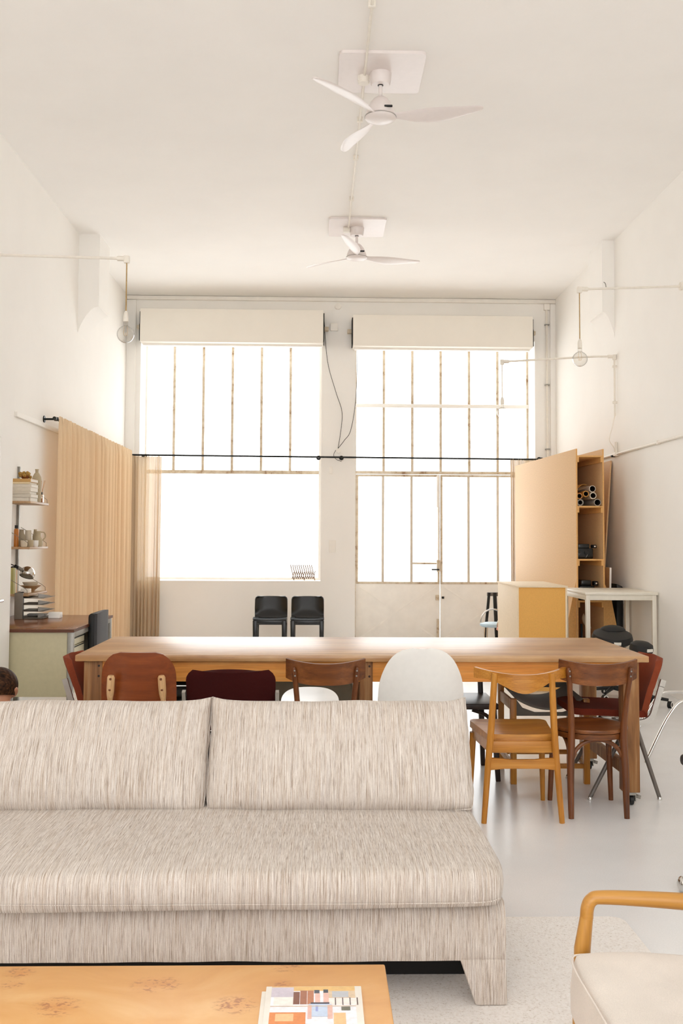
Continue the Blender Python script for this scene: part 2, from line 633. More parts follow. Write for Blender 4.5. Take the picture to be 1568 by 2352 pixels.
M_GLASS = thin_glass('window_glass', (0.985, 0.995, 0.99, 1), 0.05)
M_BULB = thin_glass('bulb_glass', (0.93, 0.91, 0.88, 1), 0.1)
_lw = M_BULB.node_tree.nodes.new('ShaderNodeLayerWeight')
_lw.inputs['Blend'].default_value = 0.35
_cr = M_BULB.node_tree.nodes.new('ShaderNodeValToRGB')
_cr.color_ramp.elements[0].color = (0.95, 0.94, 0.92, 1)
_cr.color_ramp.elements[1].color = (0.22, 0.2, 0.18, 1)
_cr.color_ramp.elements[0].position = 0.35
M_BULB.node_tree.links.new(_lw.outputs['Facing'], _cr.inputs[0])
for _n in M_BULB.node_tree.nodes:
    if _n.type == 'BSDF_TRANSPARENT':
        M_BULB.node_tree.links.new(_cr.outputs[0], _n.inputs[0])


def curtain_mat(name, hexc, trans=0.12):
    t = NT(name)
    c = srgb(hexc)
    v = t.coords()
    f = t.noise(v, 380, 2)
    col = t.ramp(f, [(0.3, scale_c(c, 0.92)), (0.7, scale_c(c, 1.06))])
    d = t.n('ShaderNodeBsdfDiffuse')
    tl = t.n('ShaderNodeBsdfTranslucent')
    tp = t.n('ShaderNodeBsdfTransparent')
    t.l(col, d.inputs[0])
    t.l(col, tl.inputs[0])
    m1 = t.n('ShaderNodeMixShader')
    m1.inputs[0].default_value = 0.3
    t.l(d.outputs[0], m1.inputs[1])
    t.l(tl.outputs[0], m1.inputs[2])
    m2 = t.n('ShaderNodeMixShader')
    m2.inputs[0].default_value = trans
    t.l(m1.outputs[0], m2.inputs[1])
    t.l(tp.outputs[0], m2.inputs[2])
    t.l(m2.outputs[0], t.out.inputs[0])
    return t.m


M_CURT = curtain_mat('sand_linen', '#efd5b2', 0.05)
M_CURT2 = curtain_mat('sand_linen_sheer', '#d8c4a8', 0.07)


KNOTS = [(-0.252, 0.388, 0.04), (-0.125, 0.221, 0.06), (0.055, 0.322, 0.05), (0.25, 0.224, 0.055), (0.354, 0.318, 0.03), (-0.25, 0.326, 0.03), (0.356, 0.408, 0.04), (0.085, 0.326, 0.045), (-0.2, -0.1, 0.06), (0.1, -0.25, 0.06), (0.4, -0.3, 0.05), (-0.4, -0.3, 0.05)]


def burl_mat():
    t = NT('burl_birch_veneer')
    v = t.coords((1, 2.2, 1))
    f = t.noise(v, 3.0, 5, 0.55, 0.8)
    base = t.ramp(f, [(0.3, srgb('#d08f43')), (0.5, srgb('#dca155')), (0.72, srgb('#e6b674'))])
    tc = t.n('ShaderNodeTexCoord')
    acc = None
    for kx, ky, kr in KNOTS:
        mp = t.n('ShaderNodeMapping')
        mp.inputs['Location'].default_value = (-kx / kr, -ky * 1.15 / kr, 0)
        mp.inputs['Scale'].default_value = (1 / kr, 1.15 / kr, 0.0)
        t.l(tc.outputs['Object'], mp.inputs['Vector'])
        ln = t.n('ShaderNodeVectorMath', operation='LENGTH')
        t.l(mp.outputs['Vector'], ln.inputs[0])
        if acc is None:
            acc = ln.outputs['Value']
        else:
            mn = t.n('ShaderNodeMath', operation='MINIMUM')
            t.l(acc, mn.inputs[0])
            t.l(ln.outputs['Value'], mn.inputs[1])
            acc = mn.outputs[0]
    near = t.ramp(acc, [(0.0, (1, 1, 1, 1)), (0.55, (1, 1, 1, 1)), (1.0, (0, 0, 0, 1))])
    kn = t.noise(t.coords((1, 1.6, 1)), 75, 3, 0.6)
    spot = t.ramp(kn, [(0.50, (0, 0, 0, 1)), (0.62, (1, 1, 1, 1))])
    msk = t.mix(near, spot, 1.0, 'MULTIPLY')
    halo = t.ramp(acc, [(0.0, srgb('#ecc28e')), (1.0, (1, 1, 1, 1))])
    base = t.mix(base, halo, 0.35, 'MULTIPLY')
    base = t.mix(base, srgb('#b06d2e'), msk)
    return t.set(base, 0.3, 0, 0.5)


M_BURL = burl_mat()

# ---------------------------------------------------------------- room
XL, XR, YB, YR, ZC = -2.52, 3.12, 13.0, -3.0, 4.545
YW = 13.45          # glazing plane
OL = (-2.335, 0.034)   # left opening
OR = (0.486, 2.85)     # right opening
ZO = 3.99
struct(MB().box(XL - 0.3, XR + 0.3, YR - 0.3, YB + 0.75, -0.12, 0.0).build('floor', M_FLOOR, smooth=0))
struct(MB().box(XL - 0.3, XR + 0.3, YR - 0.3, YB + 0.75, ZC, ZC + 0.2).build('ceiling', M_CEIL, smooth=0))
struct(MB().box(XL - 0.3, XL, YR - 0.3, YB + 0.75, 0, ZC).build('wall_left', M_WALL, smooth=0))
struct(MB().box(XR, XR + 0.3, YR - 0.3, YB + 0.75, 0, ZC).build('wall_right', M_WALL, smooth=0))
wb = MB()
wb.box(XL, OL[0], YB, YB + 0.75, 0, ZC)
wb.box(OL[1], OR[0], YB, YB + 0.75, 0, ZC)
wb.box(OR[1], XR, YB, YB + 0.75, 0, ZC)
wb.box(OL[0], OL[1], YB, YB + 0.75, 0, 0.816)
wb.box(OL[0], OL[1], YB, YB + 0.75, ZO, ZC)
wb.box(OR[0], OR[1], YB, YB + 0.75, ZO, ZC)
struct(wb.build('wall_back', M_WALL, smooth=0))
wr = MB()
wr.box(XL, XR, YR - 0.3, YR, 0, 0.12)
wr.box(XL, XR, YR - 0.3, YR, 4.3, ZC)
wr.box(XL, XL + 0.15, YR - 0.3, YR, 0.12, 4.3)
wr.box(XR - 0.15, XR, YR - 0.3, YR, 0.12, 4.3)
struct(wr.build('wall_rear', M_WALL, smooth=0))
# ledge under the ceiling, inner corner strips
struct(MB().box(XL, XR, YB - 0.05, YB, ZC - 0.055, ZC - 0.005, 0.006).build('trim_1', M_TRIM))
struct(MB().box(XL, XL + 0.12, YB - 0.04, YB, 0, ZC - 0.06, 0.004).build('trim_2', M_WALL))
struct(MB().box(XR - 0.07, XR, YB - 0.04, YB, 0, ZC - 0.06, 0.004).build('trim_3', M_WALL))


def corbel(name, xw, sgn):
    y0, y1 = 10.35, 10.85
    prof = [(0, ZC), (0, 3.5)]
    xo = 0.215 if sgn > 0 else 0.13
    prof = [(xw, ZC), (xw, 3.5)]
    for k in range(1, 9):
        a = k / 8
        prof.append((xw + sgn * xo * a, 3.5 + (3.78 - 3.5) * (math.sin(a * PI / 2) ** 0.8)))
    prof.append((xw + sgn * xo, ZC))
    return struct(MB().prism(prof, y0, y1, 'y').build(name, M_WALL, smooth=25))


corbel('trim_4', XL, 1)
corbel('trim_5', XR, -1)

# closet block by the left wall, with a door in it
struct(MB().box(XL, -2.15, 3.4, 7.053, 0, 2.545).build('wall_closet', M_WALL, smooth=0))
door = struct(MB().box(-2.155, -2.135, 5.86, 6.70, 0.01, 2.03, 0.003).build('door_1', M_TRIMW))
fm = MB()
fm.box(-2.149, -2.13, 5.80, 5.85, 0, 2.09).box(-2.149, -2.13, 6.712, 6.76, 0, 2.09).box(-2.149, -2.13, 5.85, 6.712, 2.042, 2.09)
fm.build('door_frame', M_WALL, door)
hd = MB()
hd.cyl((-2.135, 6.62, 0.945), (-2.095, 6.62, 0.945), 0.009)
hd.tube([(-2.10, 6.72, 0.945), (-2.10, 6.50, 0.945)], 0.011, 12)
hd.build('door_handle', M_CHROME, door)

# ---------------------------------------------------------------- left window
win = struct(MB().box(OL[0], OL[1], YW - 0.03, YW + 0.03, 0.816, 0.845).build('window_1', M_TRIMW))
fr = MB()
fr.box(OL[0], OL[0] + 0.022, YW - 0.03, YW + 0.03, 0.845, ZO)
fr.box(OL[1] - 0.03, OL[1], YW - 0.03, YW + 0.03, 0.845, ZO)
fr.box(OL[0] + 0.022, OL[1] - 0.03, YW - 0.03, YW + 0.03, 3.955, ZO)
fr.build('window_frame', M_TRIMW, win)
mx = [-1.954 + k * 0.3925 for k in range(5)]
MB().box(OL[0] + 0.022, OL[1] - 0.03, YW - 0.022, YW + 0.022, 2.236, 2.284, 0.003).build('transom', M_RUSTY, win)
for x in mx:
    MB().box(x - 0.017, x + 0.017, YW - 0.02, YW + 0.02, 2.277, 3.955, 0.004).build('glazing_bar', M_RUSTY, win)
xs = [OL[0] + 0.022] + mx + [OL[1] - 0.03]
for a, b in zip(xs, xs[1:]):
    MB().box(a, b, YW - 0.002, YW + 0.002, 2.277, 3.955).build('pane', M_GLASS, win, smooth=0)
MB().box(OL[0] + 0.022, OL[1] - 0.03, YW - 0.002, YW + 0.002, 0.845, 2.245).build('pane', M_GLASS, win, smooth=0)

# ---------------------------------------------------------------- right window above the double door
Z1, Z2, ZG = 3.17, 2.257, 0.785
win2 = struct(MB().box(OR[0], OR[1], YW - 0.04, YW + 0.03, Z1 - 0.02, Z1 + 0.03, 0.004).build('window_2', M_TRIMW))
fr = MB()
fr.box(OR[0], OR[0] + 0.024, YW - 0.03, YW + 0.03, 0, ZO)
fr.box(OR[1] - 0.024, OR[1], YW - 0.03, YW + 0.03, 0, ZO)
fr.box(OR[0] + 0.024, OR[1] - 0.024, YW - 0.03, YW + 0.03, 3.94, ZO)
fr.build('window_frame', M_RUSTY, win2)
MB().box(OR[0] + 0.024, OR[1] - 0.024, YW - 0.03, YW + 0.02, Z2 - 0.01, Z2 + 0.03, 0.004).build('transom', M_RUSTY, win2)
mr = [0.883 + k * 0.3877 for k in range(5)]
xs = [OR[0] + 0.024] + mr + [OR[1] - 0.024]
for x in mr:
    MB().box(x - 0.017, x + 0.017, YW - 0.02, YW + 0.02, Z1 + 0.03, 3.94, 0.004).build('glazing_bar', M_RUSTY, win2)
    MB().box(x - 0.017, x + 0.017, YW - 0.02, YW + 0.02, Z2 + 0.03, Z1 - 0.02, 0.004).build('glazing_bar', M_RUSTY, win2)
for a, b in zip(xs, xs[1:]):
    MB().box(a, b, YW - 0.002, YW + 0.002, Z1 + 0.03, 3.94).build('pane', M_GLASS, win2, smooth=0)
    MB().box(a, b, YW - 0.002, YW + 0.002, Z2 + 0.03, Z1 - 0.02).build('pane', M_GLASS, win2, smooth=0)


def leaf(name, x0, x1, bars):
    d = struct(MB().box(x0, x1, YW - 0.02, YW + 0.02, 0.012, ZG - 0.02, 0.003).build(name, M_TRIM))
    s_ = MB()
    s_.box(x0, x0 + 0.03, YW - 0.022, YW + 0.022, ZG - 0.02, Z2 - 0.015, 0.003)
    s_.box(x1 - 0.03, x1, YW - 0.022, YW + 0.022, ZG - 0.02, Z2 - 0.015, 0.003)
    s_.box(x0 + 0.03, x1 - 0.03, YW - 0.022, YW + 0.022, Z2 - 0.045, Z2 - 0.015, 0.003)
    s_.box(x0 + 0.03, x1 - 0.03, YW - 0.022, YW + 0.022, ZG - 0.02, ZG + 0.01, 0.003)
    s_.build('door_frame', M_RUSTY, d)
    for x in bars:
        MB().box(x - 0.017, x + 0.017, YW - 0.02, YW + 0.02, ZG + 0.01, Z2 - 0.045, 0.003).build('glazing_bar', M_BARS, d)
    xx = [x0 + 0.03] + bars + [x1 - 0.03]
    for a, b in zip(xx, xx[1:]):
        MB().box(a, b, YW - 0.002, YW + 0.002, ZG + 0.01, Z2 - 0.045).build('pane', M_GLASS, d, smooth=0)
    cr = MB()
    zc0, zc1 = 0.04, ZG - 0.05
    cr.beam((x0 + 0.05, YW - 0.026, zc0), (x1 - 0.05, YW - 0.026, zc1), 0.012, 0.02, side=(0, 1, 0))
    cr.beam((x0 + 0.05, YW - 0.0255, zc1), (x1 - 0.05, YW - 0.0255, zc0), 0.011, 0.02, side=(0, 1, 0))
    cr.build('cross_brace', M_TRIM, d)
    return d


XM = 1.648
dl = leaf('door_2', OR[0] + 0.026, XM - 0.004, [0.875, 1.262])
dr = leaf('door_3', XM + 0.004, OR[1] - 0.026, [2.035, 2.432])
hw = MB()
hw.box(1.60, 1.645, YW - 0.05, YW - 0.022, 0.93, 1.09, 0.008)
hw.build('lock_case', M_RUSTY, dl)
hw = MB()
hw.cyl((1.62, YW - 0.05, 0.962), (1.62, YW - 0.09, 0.962), 0.009)
hw.box(1.525, 1.63, YW - 0.10, YW - 0.085, 0.952, 0.972, 0.005)
hw.build('door_handle', M_BLACK, dl)
MB().box(1.277, 1.60, YW - 0.03, YW + 0.01, 1.03, 1.055, 0.004).build('latch_rail', M_RUSTY, dl)
MB().box(1.60, 1.632, YW - 0.05, YW - 0.022, 1.80, 2.235, 0.006).build('bolt', M_TRIM, dl)
MB().tube([(1.622, YW - 0.036, 1.80), (1.622, YW - 0.036, 1.09)], 0.007).build('bolt_rod', M_TRIM, dl)
hw = MB()
hw.box(1.585, 1.632, YW - 0.045, YW - 0.02, 0.55, 0.62, 0.005).box(1.60, 1.63, YW - 0.04, YW - 0.02, 0.05, 0.30, 0.005)
hw.build('bolt', M_RUSTY, dl)
MB().box(1.668, 1.70, YW - 0.045, YW - 0.02, 0.57, 0.6, 0.005).build('door_knob', M_BLACK, dr)

# ---------------------------------------------------------------- roller blind boxes
def roller(x0, x1, z0, z1, label, dz):
    t = thing('roller_blind_box', label, 'blind box', ((x0 + x1) / 2, 12.86, z0))
    h = (x1 - x0) / 2
    MB().box(-h, h, -0.14, 0.135, 0, z1 - z0, 0.006).build('cassette', M_ROLLER, t)
    MB().box(-h + 0.02, h - 0.02, -0.02, 0.05, -0.025, 0.0).build('slat', M_TRIMW, t)
    for s_ in (-1, 1):
        MB().prism([(-0.12, 0.02), (0.12, 0.02), (0.12, z1 - z0 - 0.03), (-0.10, z1 - z0 - 0.03), (-0.10, 0.25), (-0.12, 0.22)], s_ * h, s_ * (h + 0.014), 'x').build('end_bracket', M_BLACK, t)
    for s_ in (-1, 1):
        MB().box(s_ * (h + 0.014), s_ * (h + 0.07), 0.02, 0.10, 0.2, 0.25, 0.006).build('axle_stub', M_RUSTY, t)
    return t


roller(-2.301, 0.052, 3.885, 4.315, 'white roller blind box mounted above the plain left window', 0)
roller(0.437, 2.769, 3.855, 4.262, 'white roller blind box mounted above the double door with small panes', 0)

# ---------------------------------------------------------------- ceiling fans
def fan_blade(ang):
    mb = MB()
    secs = []
    prof = [(0.085, 0.05), (0.13, 0.062), (0.18, 0.085), (0.24, 0.118), (0.32, 0.142), (0.40, 0.146), (0.48, 0.132), (0.56, 0.105), (0.62, 0.088), (0.665, 0.066), (0.685, 0.042), (0.69, 0.02)]
    ca, sa = math.cos(ang), math.sin(ang)
    n = 12
    rings = []
    for r_, c_ in prof:
        k = (r_ - 0.085) / 0.605
        tw = R(-24) * (1 - k) - R(7) * k
        off = 0.03 * math.sin(k * PI) - 0.02 * k
        ring = []
        for i in range(n):
            a = i * 2 * PI / n
            u = math.cos(a) * c_ / 2 + off
            v = math.sin(a) * 0.0055
            y = u * math.cos(tw) - v * math.sin(tw)
            z = u * math.sin(tw) + v * math.cos(tw) + 0.012 * k
            ring.append(mb.bm.verts.new((r_ * ca - y * sa, r_ * sa + y * ca, z)))
        rings.append(ring)
    for A, B in zip(rings, rings[1:]):
        for i in range(n):
            mb.bm.faces.new((A[i], A[(i + 1) % n], B[(i + 1) % n], B[i]))
    mb.bm.faces.new(rings[0][::-1])
    mb.bm.faces.new(rings[-1])
    return mb


def make_fan(x, y, a0, label):
    t = thing('ceiling_fan', label, 'ceiling fan', (x, y, ZC), 0, 'white ceiling fans')
    pl = MB()
    pl.box(-0.285, 0.285, -0.29, 0.29, -0.022, -0.001, 0.0)
    es = [e for e in pl.bm.edges if abs(e.verts[0].co.z - e.verts[1].co.z) > 0.01]
    bmesh.ops.bevel(pl.bm, geom=es, offset=0.035, segments=5, affect='EDGES', profile=0.5)
    pl.build('mounting_plate', M_FAN, t)
    MB().lathe([(0.06, -0.1), (0.066, -0.092), (0.074, -0.03), (0.074, -0.022)], n=32).build('canopy', M_FAN, t)
    MB().lathe([(0.019, -0.104), (0.019, -0.096)], n=20).build('collar', M_BLACK, t)
    MB().lathe([(0.013, -0.19), (0.013, -0.104)], n=16).build('down_rod', M_FAN, t)
    b = MB().lathe([(0.103, -0.312), (0.098, -0.29), (0.088, -0.262), (0.07, -0.226), (0.05, -0.2), (0.034, -0.188), (0.0, -0.186)], n=36)
    mot = b.build('motor_housing', M_FAN, t)
    MB().box(0.02, 0.075, -0.099, -0.085, -0.29, -0.276, 0.004).build('vent', M_BLACK, mot)
    hub = MB().lathe([(0.0, -0.352), (0.06, -0.349), (0.098, -0.338), (0.106, -0.328), (0.106, -0.318), (0.10, -0.312), (0.0, -0.312)], n=36)
    hub.build('hub_cap', M_FAN, t)
    MB().lathe([(0.1085, -0.3245), (0.1085, -0.321)], n=36).build('hub_ring', M_STEEL, t)  # thin steel-grey ring around the hub rim
    for k in range(3):
        bl = fan_blade(R(a0 + 120 * k))
        bl.build('blade', M_FAN, t, smooth=60, loc=(0, 0, -0.315))
    return t


make_fan(0.405, 6.60, -9, 'white three-blade ceiling fan nearest the top of the photo')
make_fan(0.375, 9.97, 19, 'white three-blade ceiling fan farther back, before the windows')

jb = MB().lathe([(0.036, -0.05), (0.04, -0.045), (0.04, 0.0)], n=20).box(-0.04, 0.04, -0.02, 0.02, -0.035, 0)
tag(jb.build('junction_box', M_CONDUIT, loc=(0.292, 6.64, ZC - 0.022)), 'round conduit junction box beside the nearer ceiling fan', 'junction box')
jb = MB().box(-0.035, 0.035, -0.035, 0.035, -0.045, 0, 0.006)
tag(jb.build('junction_box', M_CONDUIT, loc=(0.272, 9.96, ZC - 0.022)), 'square conduit junction box beside the farther ceiling fan', 'junction box')
ct = thing('ceiling_conduit', 'thin white conduit running along the ceiling between both fans', 'conduit', (0.3, 0, ZC))
pts = [(0.012 - 0.0022 * y, y, -0.028) for y in (1.5, 4.0, 6.60)]
pts2 = [(0.012 - 0.0022 * y, y, -0.028) for y in (6.68, 8.3, 9.925)]
MB().tube(pts, 0.009, 10).build('tube', M_CONDUIT, ct)
MB().tube(pts2, 0.009, 10).build('tube', M_CONDUIT, ct)
for y in (3.2, 5.72, 7.35, 8.1, 9.1):
    MB().box(-0.022, 0.022, -0.012, 0.012, -0.04, 0.0, 0.004).build('clip', M_CONDUIT, ct, loc=(0.012 - 0.0022 * y, y, 0))

# ---------------------------------------------------------------- arm pendant lamps
def bulb(t, x, y, z, rb, sock=(0.016, 0.075), cord_to=None):
    MB().cyl((x, y, cord_to), (x, y, z + rb + 0.105), 0.0045, n=8).build('cord', M_CORD, t)
    MB().lathe([(0.019, 0.03), (0.0195, 0.075), (0.014, 0.098), (0.006, 0.11)], (x, y, z + rb), 20).build('socket', M_CONDUIT, t)
    pr = [(0.0, -rb)] + [(rb * math.sin(a), -rb * math.cos(a)) for a in [PI * k / 14 for k in range(1, 13)]] + [(0.017, rb * 1.02), (0.0165, rb + 0.03)]
    g = MB().lathe(pr, (x, y, z), 28, close=False).build('bulb', M_BULB, t)
    f_ = MB()
    f_.tube(spline([(x - 0.008, y, z + rb), (x - 0.014, y, z + 0.01), (x - 0.006, y, z - 0.012), (x, y, z + 0.012), (x + 0.006, y, z - 0.012), (x + 0.014, y, z + 0.01), (x + 0.008, y, z + rb)], 5), 0.0012, 6)
    f_.build('filament', M_FILA, g)


M_CORD = plain('twisted_gold_cord', '#b0915c', 0.7, var=0.35, nscale=220)
M_FILA = plain('filament_wire', '#c8a35c', 0.4, 0.5)


def elbow(t, x, y, z, s_):
    m = MB()
    m.box(x - 0.02, x + 0.02, y - 0.017, y + 0.017, z - 0.034, z + 0.02, 0.004)
    m.cyl((x + s_ * 0.015, y, z), (x + s_ * 0.07, y, z), 0.019, n=14)
    m.build('elbow', M_CONDUIT, t)


p = (-1.425, 7.3, 3.43)
t = thing('pendant_lamp', 'clear globe bulb hanging from a conduit arm off the left wall', 'lamp', (XL, 7.3, 3.43), 0, 'globe bulbs on conduit arms')
MB().tube([(0, 0, 0.02), (p[0] - XL - 0.03, 0, 0)], 0.0105, 12).build('arm', M_CONDUIT, t)
MB().lathe([(0.035, 0), (0.035, 0.02)], M=Matrix.Rotation(PI / 2, 4, 'Y')).build('wall_plate', M_CONDUIT, t, loc=(0, 0, 0.02))
elbow(t, p[0] - XL, 0, 0, -1)
bulb(t, p[0] - XL, 0, 2.865 - 3.43, 0.064, cord_to=-0.03)
p = (2.23, 8.4, 3.52)
t = thing('pendant_lamp', 'clear globe bulb on the upper, nearer conduit arm off the right wall', 'lamp', (XR, 8.4, 3.52), 0, 'globe bulbs on conduit arms')
MB().tube([(0, 0, 0.035), (p[0] - XR + 0.03, 0, 0)], 0.0105, 12).build('arm', M_CONDUIT, t)
MB().lathe([(0.035, -0.02), (0.035, 0)], M=Matrix.Rotation(PI / 2, 4, 'Y')).build('wall_plate', M_CONDUIT, t, loc=(0, 0, 0.035))
elbow(t, p[0] - XR, 0, 0, 1)
MB().tube(spline([(-0.66, 0, 0.02), (-0.665, 0.0, 0.05), (-0.68, 0.0, 0.065)], 4), 0.004, 6).build('hook', M_STEEL, t)
bulb(t, p[0] - XR, 0, 2.914 - 3.52, 0.064, cord_to=-0.03)
p = (1.915, 10.3, 3.23)
t = thing('pendant_lamp', 'small clear bulb hanging in front of the right window on a low conduit arm', 'lamp', (XR, 10.3, 3.23), 0, 'globe bulbs on conduit arms')
MB().tube(spline([(p[0] - XR + 0.03, 0, 0), (-0.35, 0, 0.055), (-0.03, 0, 0.066)], 3), 0.0105, 12).build('arm', M_CONDUIT, t)
elbow(t, p[0] - XR, 0, 0, 1)
elbow(t, -0.022, 0, 0.064, -1)
MB().tube([(-0.022, 0, 0.04), (-0.022, 0, -0.56)], 0.0105, 12).build('riser', M_CONDUIT, t)
for z in (-0.04, -0.42):
    MB().box(-0.045, 0, -0.012, 0.012, z - 0.012, z + 0.012, 0.003).build('clip', M_CONDUIT, t)
cp = [Vector((-0.022, 0, -0.56)), Vector((-0.06, -0.02, -0.70)), Vector((-0.10, -0.06, -0.82)), Vector((-0.05, -0.05, -0.90)), Vector((-0.015, 0.02, -0.96))]
MB().tube(spline(cp, 8), 0.0055, 8).build('cable', M_CONDUIT, t)
bulb(t, p[0] - XR, 0, 2.692 - 3.23, 0.056, cord_to=-0.03)

# ---------------------------------------------------------------- conduits, pipes and fittings on the walls
t = thing('wall_conduit', 'white conduit running along the right wall above the shelf', 'conduit', (XR, 0, 2.262))
MB().tube([(-0.016, 4.0, -0.004), (-0.016, 12.8, 0.006)], 0.013, 10).build('tube', M_CONDUIT, t)
MB().box(-0.035, 0, 10.25, 10.33, -0.018, 0.02, 0.004).build('tee', M_CONDUIT, t)
MB().box(-0.04, 0, 10.37, 10.41, -0.02, 0.0, 0.003).build('clip', M_BLACK, t)
MB().tube([(-0.016, 10.29, 0.02), (-0.016, 10.29, 0.13)], 0.014, 10).build('stub', M_CONDUIT, t)
for y in (9.0, 7.5, 11.4):
    MB().box(-0.034, 0, y - 0.012, y + 0.012, -0.018, 0.018, 0.004).build('clip', M_CONDUIT, t)
tag(MB().box(0, 0.03, 8.25, 12.9, -0.022, 0.022, 0.004).build('cable_trunking', M_TRIMW, loc=(XL, 0, 2.388)), 'white cable trunking on the left wall above the wall shelves', 'trunking')
t = thing('wall_pipe', 'painted vertical pipe in the corner right of the double door', 'pipe', (3.008, YB, 0))
MB().tube([(0.012, -0.03, 0.0), (0, -0.03, 2.2), (-0.004, -0.03, 4.40)], 0.014, 12).build('tube', M_CONDUIT, t)
MB().box(-0.04, 0.036, -0.06, 0, 4.40, 4.485, 0.008).build('pipe_cap', M_TRIM, t)
for z in (1.6, 2.55, 3.4, 4.2):
    MB().box(-0.03, 0.03, -0.05, 0, z, z + 0.016, 0.003).build('clip', M_STEEL, t)
tag(MB().box(-0.05, 0.05, -0.045, 0, -0.05, 0.05, 0.01).build('junction_box', M_TRIM, loc=(0.195, YB, 4.15)), 'square cable junction box between the two roller blind boxes', 'junction box')
tag(MB().lathe([(0.045, 0), (0.04, 0.035), (0, 0.04)], M=Matrix.Rotation(PI / 2, 4, 'X')).build('junction_box', M_TRIM, loc=(0.245, YB, 4.43)), 'round painted box high on the wall between the windows', 'junction box')
t = thing('hanging_cable', 'thin black cable drooping between the two windows', 'cable', (0.18, YB, 2.5))
c1 = [atY(x, y, 12.97) - Vector((0.18, YB, 2.5)) for x, y in ((744, 735), (752, 830), (771, 900), (785, 945), (783, 985), (776, 1030))]
MB().tube(spline(c1, 8), 0.0035, 6).build('strand', M_BLACK, t)
c2 = [atY(x, y, 12.97) - Vector((0.18, YB, 2.5)) for x, y in ((820, 760), (818, 900), (806, 985), (790, 1012), (776, 1030))]
MB().tube(spline(c2, 8), 0.0035, 6).build('strand', M_BLACK, t)
MB().lathe([(0.03, 0), (0.03, 0.04), (0, 0.045)], n=16, M=Matrix.Translation(atY(777, 1036, YB) - Vector((0.18, YB, 2.5))) @ Matrix.Rotation(PI / 2, 4, 'X')).build('cable_gland', M_TRIM, t)
c3 = [atY(x, y, 12.95) - Vector((0.18, YB, 2.5)) for x, y in ((771, 1034), (766, 1045), (772, 1055), (784, 1060))]
MB().tube(spline(c3, 6), 0.003, 6).build('strand', M_BLACK, t)
q = atY(760, 1080, YB)
tag(MB().box(-0.02, 0.02, -0.025, 0, -0.05, 0.05, 0.006).build('wall_switch', M_TRIM, loc=q), 'small white switch just below the black curtain rod between the windows', 'switch')
q = atY(763, 1255, YB)
sw = MB().box(-0.045, 0.045, -0.018, 0, -0.08, 0.08, 0.006).build('wall_switch', M_TRIM, loc=q)
MB().box(-0.035, 0.035, -0.022, -0.018, 0.004, 0.03, 0.003).build('rocker', M_TRIMW, sw)
tag(sw, 'white double switch plate at hand height between the windows', 'switch')
t = thing('wall_hook', 'small white fitting on the left wall just past the corbel', 'fitting', (XL, 11.2, 4.12))
MB().box(0, 0.012, -0.03, 0.03, -0.1, 0.06, 0.003).build('back_plate', M_TRIM, t)
MB().tube([(0.01, 0, -0.02), (0.09, 0, -0.02), (0.09, 0, 0.03)], 0.012, 10).build('arm', M_TRIM, t)
MB().ball((0.115, 0, 0.03), 0.038, (0.7, 1, 1.2)).build('head', M_TRIMW, t)
# slender painted post panel on the right wall under the white table
struct(MB().box(XR - 0.035, XR, 9.95, 10.25, 0, 0.86, 0.004).build('trim_6', M_TRIM))

# ---------------------------------------------------------------- curtains and rods
def curtain(path, z0, z1, waves, amp, seed, name, mat, header=0.1, nz=22, sharp=0.0):
    pts = [Vector((x, y, 0)) for x, y in path]
    seg = [0.0]
    for a, b in zip(pts, pts[1:]):
        seg.append(seg[-1] + (b - a).length)
    L = seg[-1]
    nu = max(120, int(waves * 26))
    rnd = random.Random(seed)
    ph = [rnd.uniform(-0.9, 0.9) for _ in range(60)]
    am = [rnd.uniform(0.35, 1.5) for _ in range(60)]
    def base(u):
        d = u * L
        for i in range(len(pts) - 1):
            if d <= seg[i + 1] + 1e-9:
                k = (d - seg[i]) / (seg[i + 1] - seg[i])
                tg = (pts[i + 1] - pts[i]).normalized()
                return pts[i].lerp(pts[i + 1], k), Vector((tg.y, -tg.x, 0))
        return pts[-1], Vector((tg.y, -tg.x, 0))
    def lerp_l(a, x):
        i = int(x) % len(a)
        f = x - int(x)
        f = f * f * (3 - 2 * f)
        return a[i] * (1 - f) + a[(i + 1) % len(a)] * f
    def fn(u, v):
        P, N = base(u)
        z = z1 + (z0 - z1) * v
        w_ = u * waves
        hd = max(0.0, 1 - (z1 - z) / header)
        p = 2 * PI * w_ + lerp_l(ph, w_ * 0.7) * 2.4 + 0.5 * v * lerp_l(ph, w_ * 0.4 + 9)
        a = amp * lerp_l(am, w_ * 0.9) * (0.75 + 0.35 * v)
        fr_ = (p / (2 * PI)) % 1.0 - 0.5
        rdg = math.exp(-(fr_ / 0.14) ** 2)
        o = (a * 0.55 * rdg * sharp + a * (0.22 * math.sin(p + 0.8) + 0.08 * math.sin(2 * p + 1.3))) * (1 - 0.7 * hd) if sharp else a * (math.sin(p) + 0.22 * math.sin(2 * p + 1.3)) * (1 - 0.75 * hd)
        if hd > 0:
            o += 0.007 * math.sin(2 * PI * w_ * 3.0) * hd
        tg = Vector((-N.y, N.x, 0))
        sh = 0.25 * a * math.sin(2 * p) + 0.012 * v * lerp_l(ph, w_ * 0.5 + 20)
        return P + N * o + tg * sh + Vector((0, 0, z + 0.004 * math.sin(7 * w_) * (1 if v == 0 else 0)))
    mb = MB()
    mb.grid(fn, nu, nz)
    return mb.build(name, mat, smooth=180)


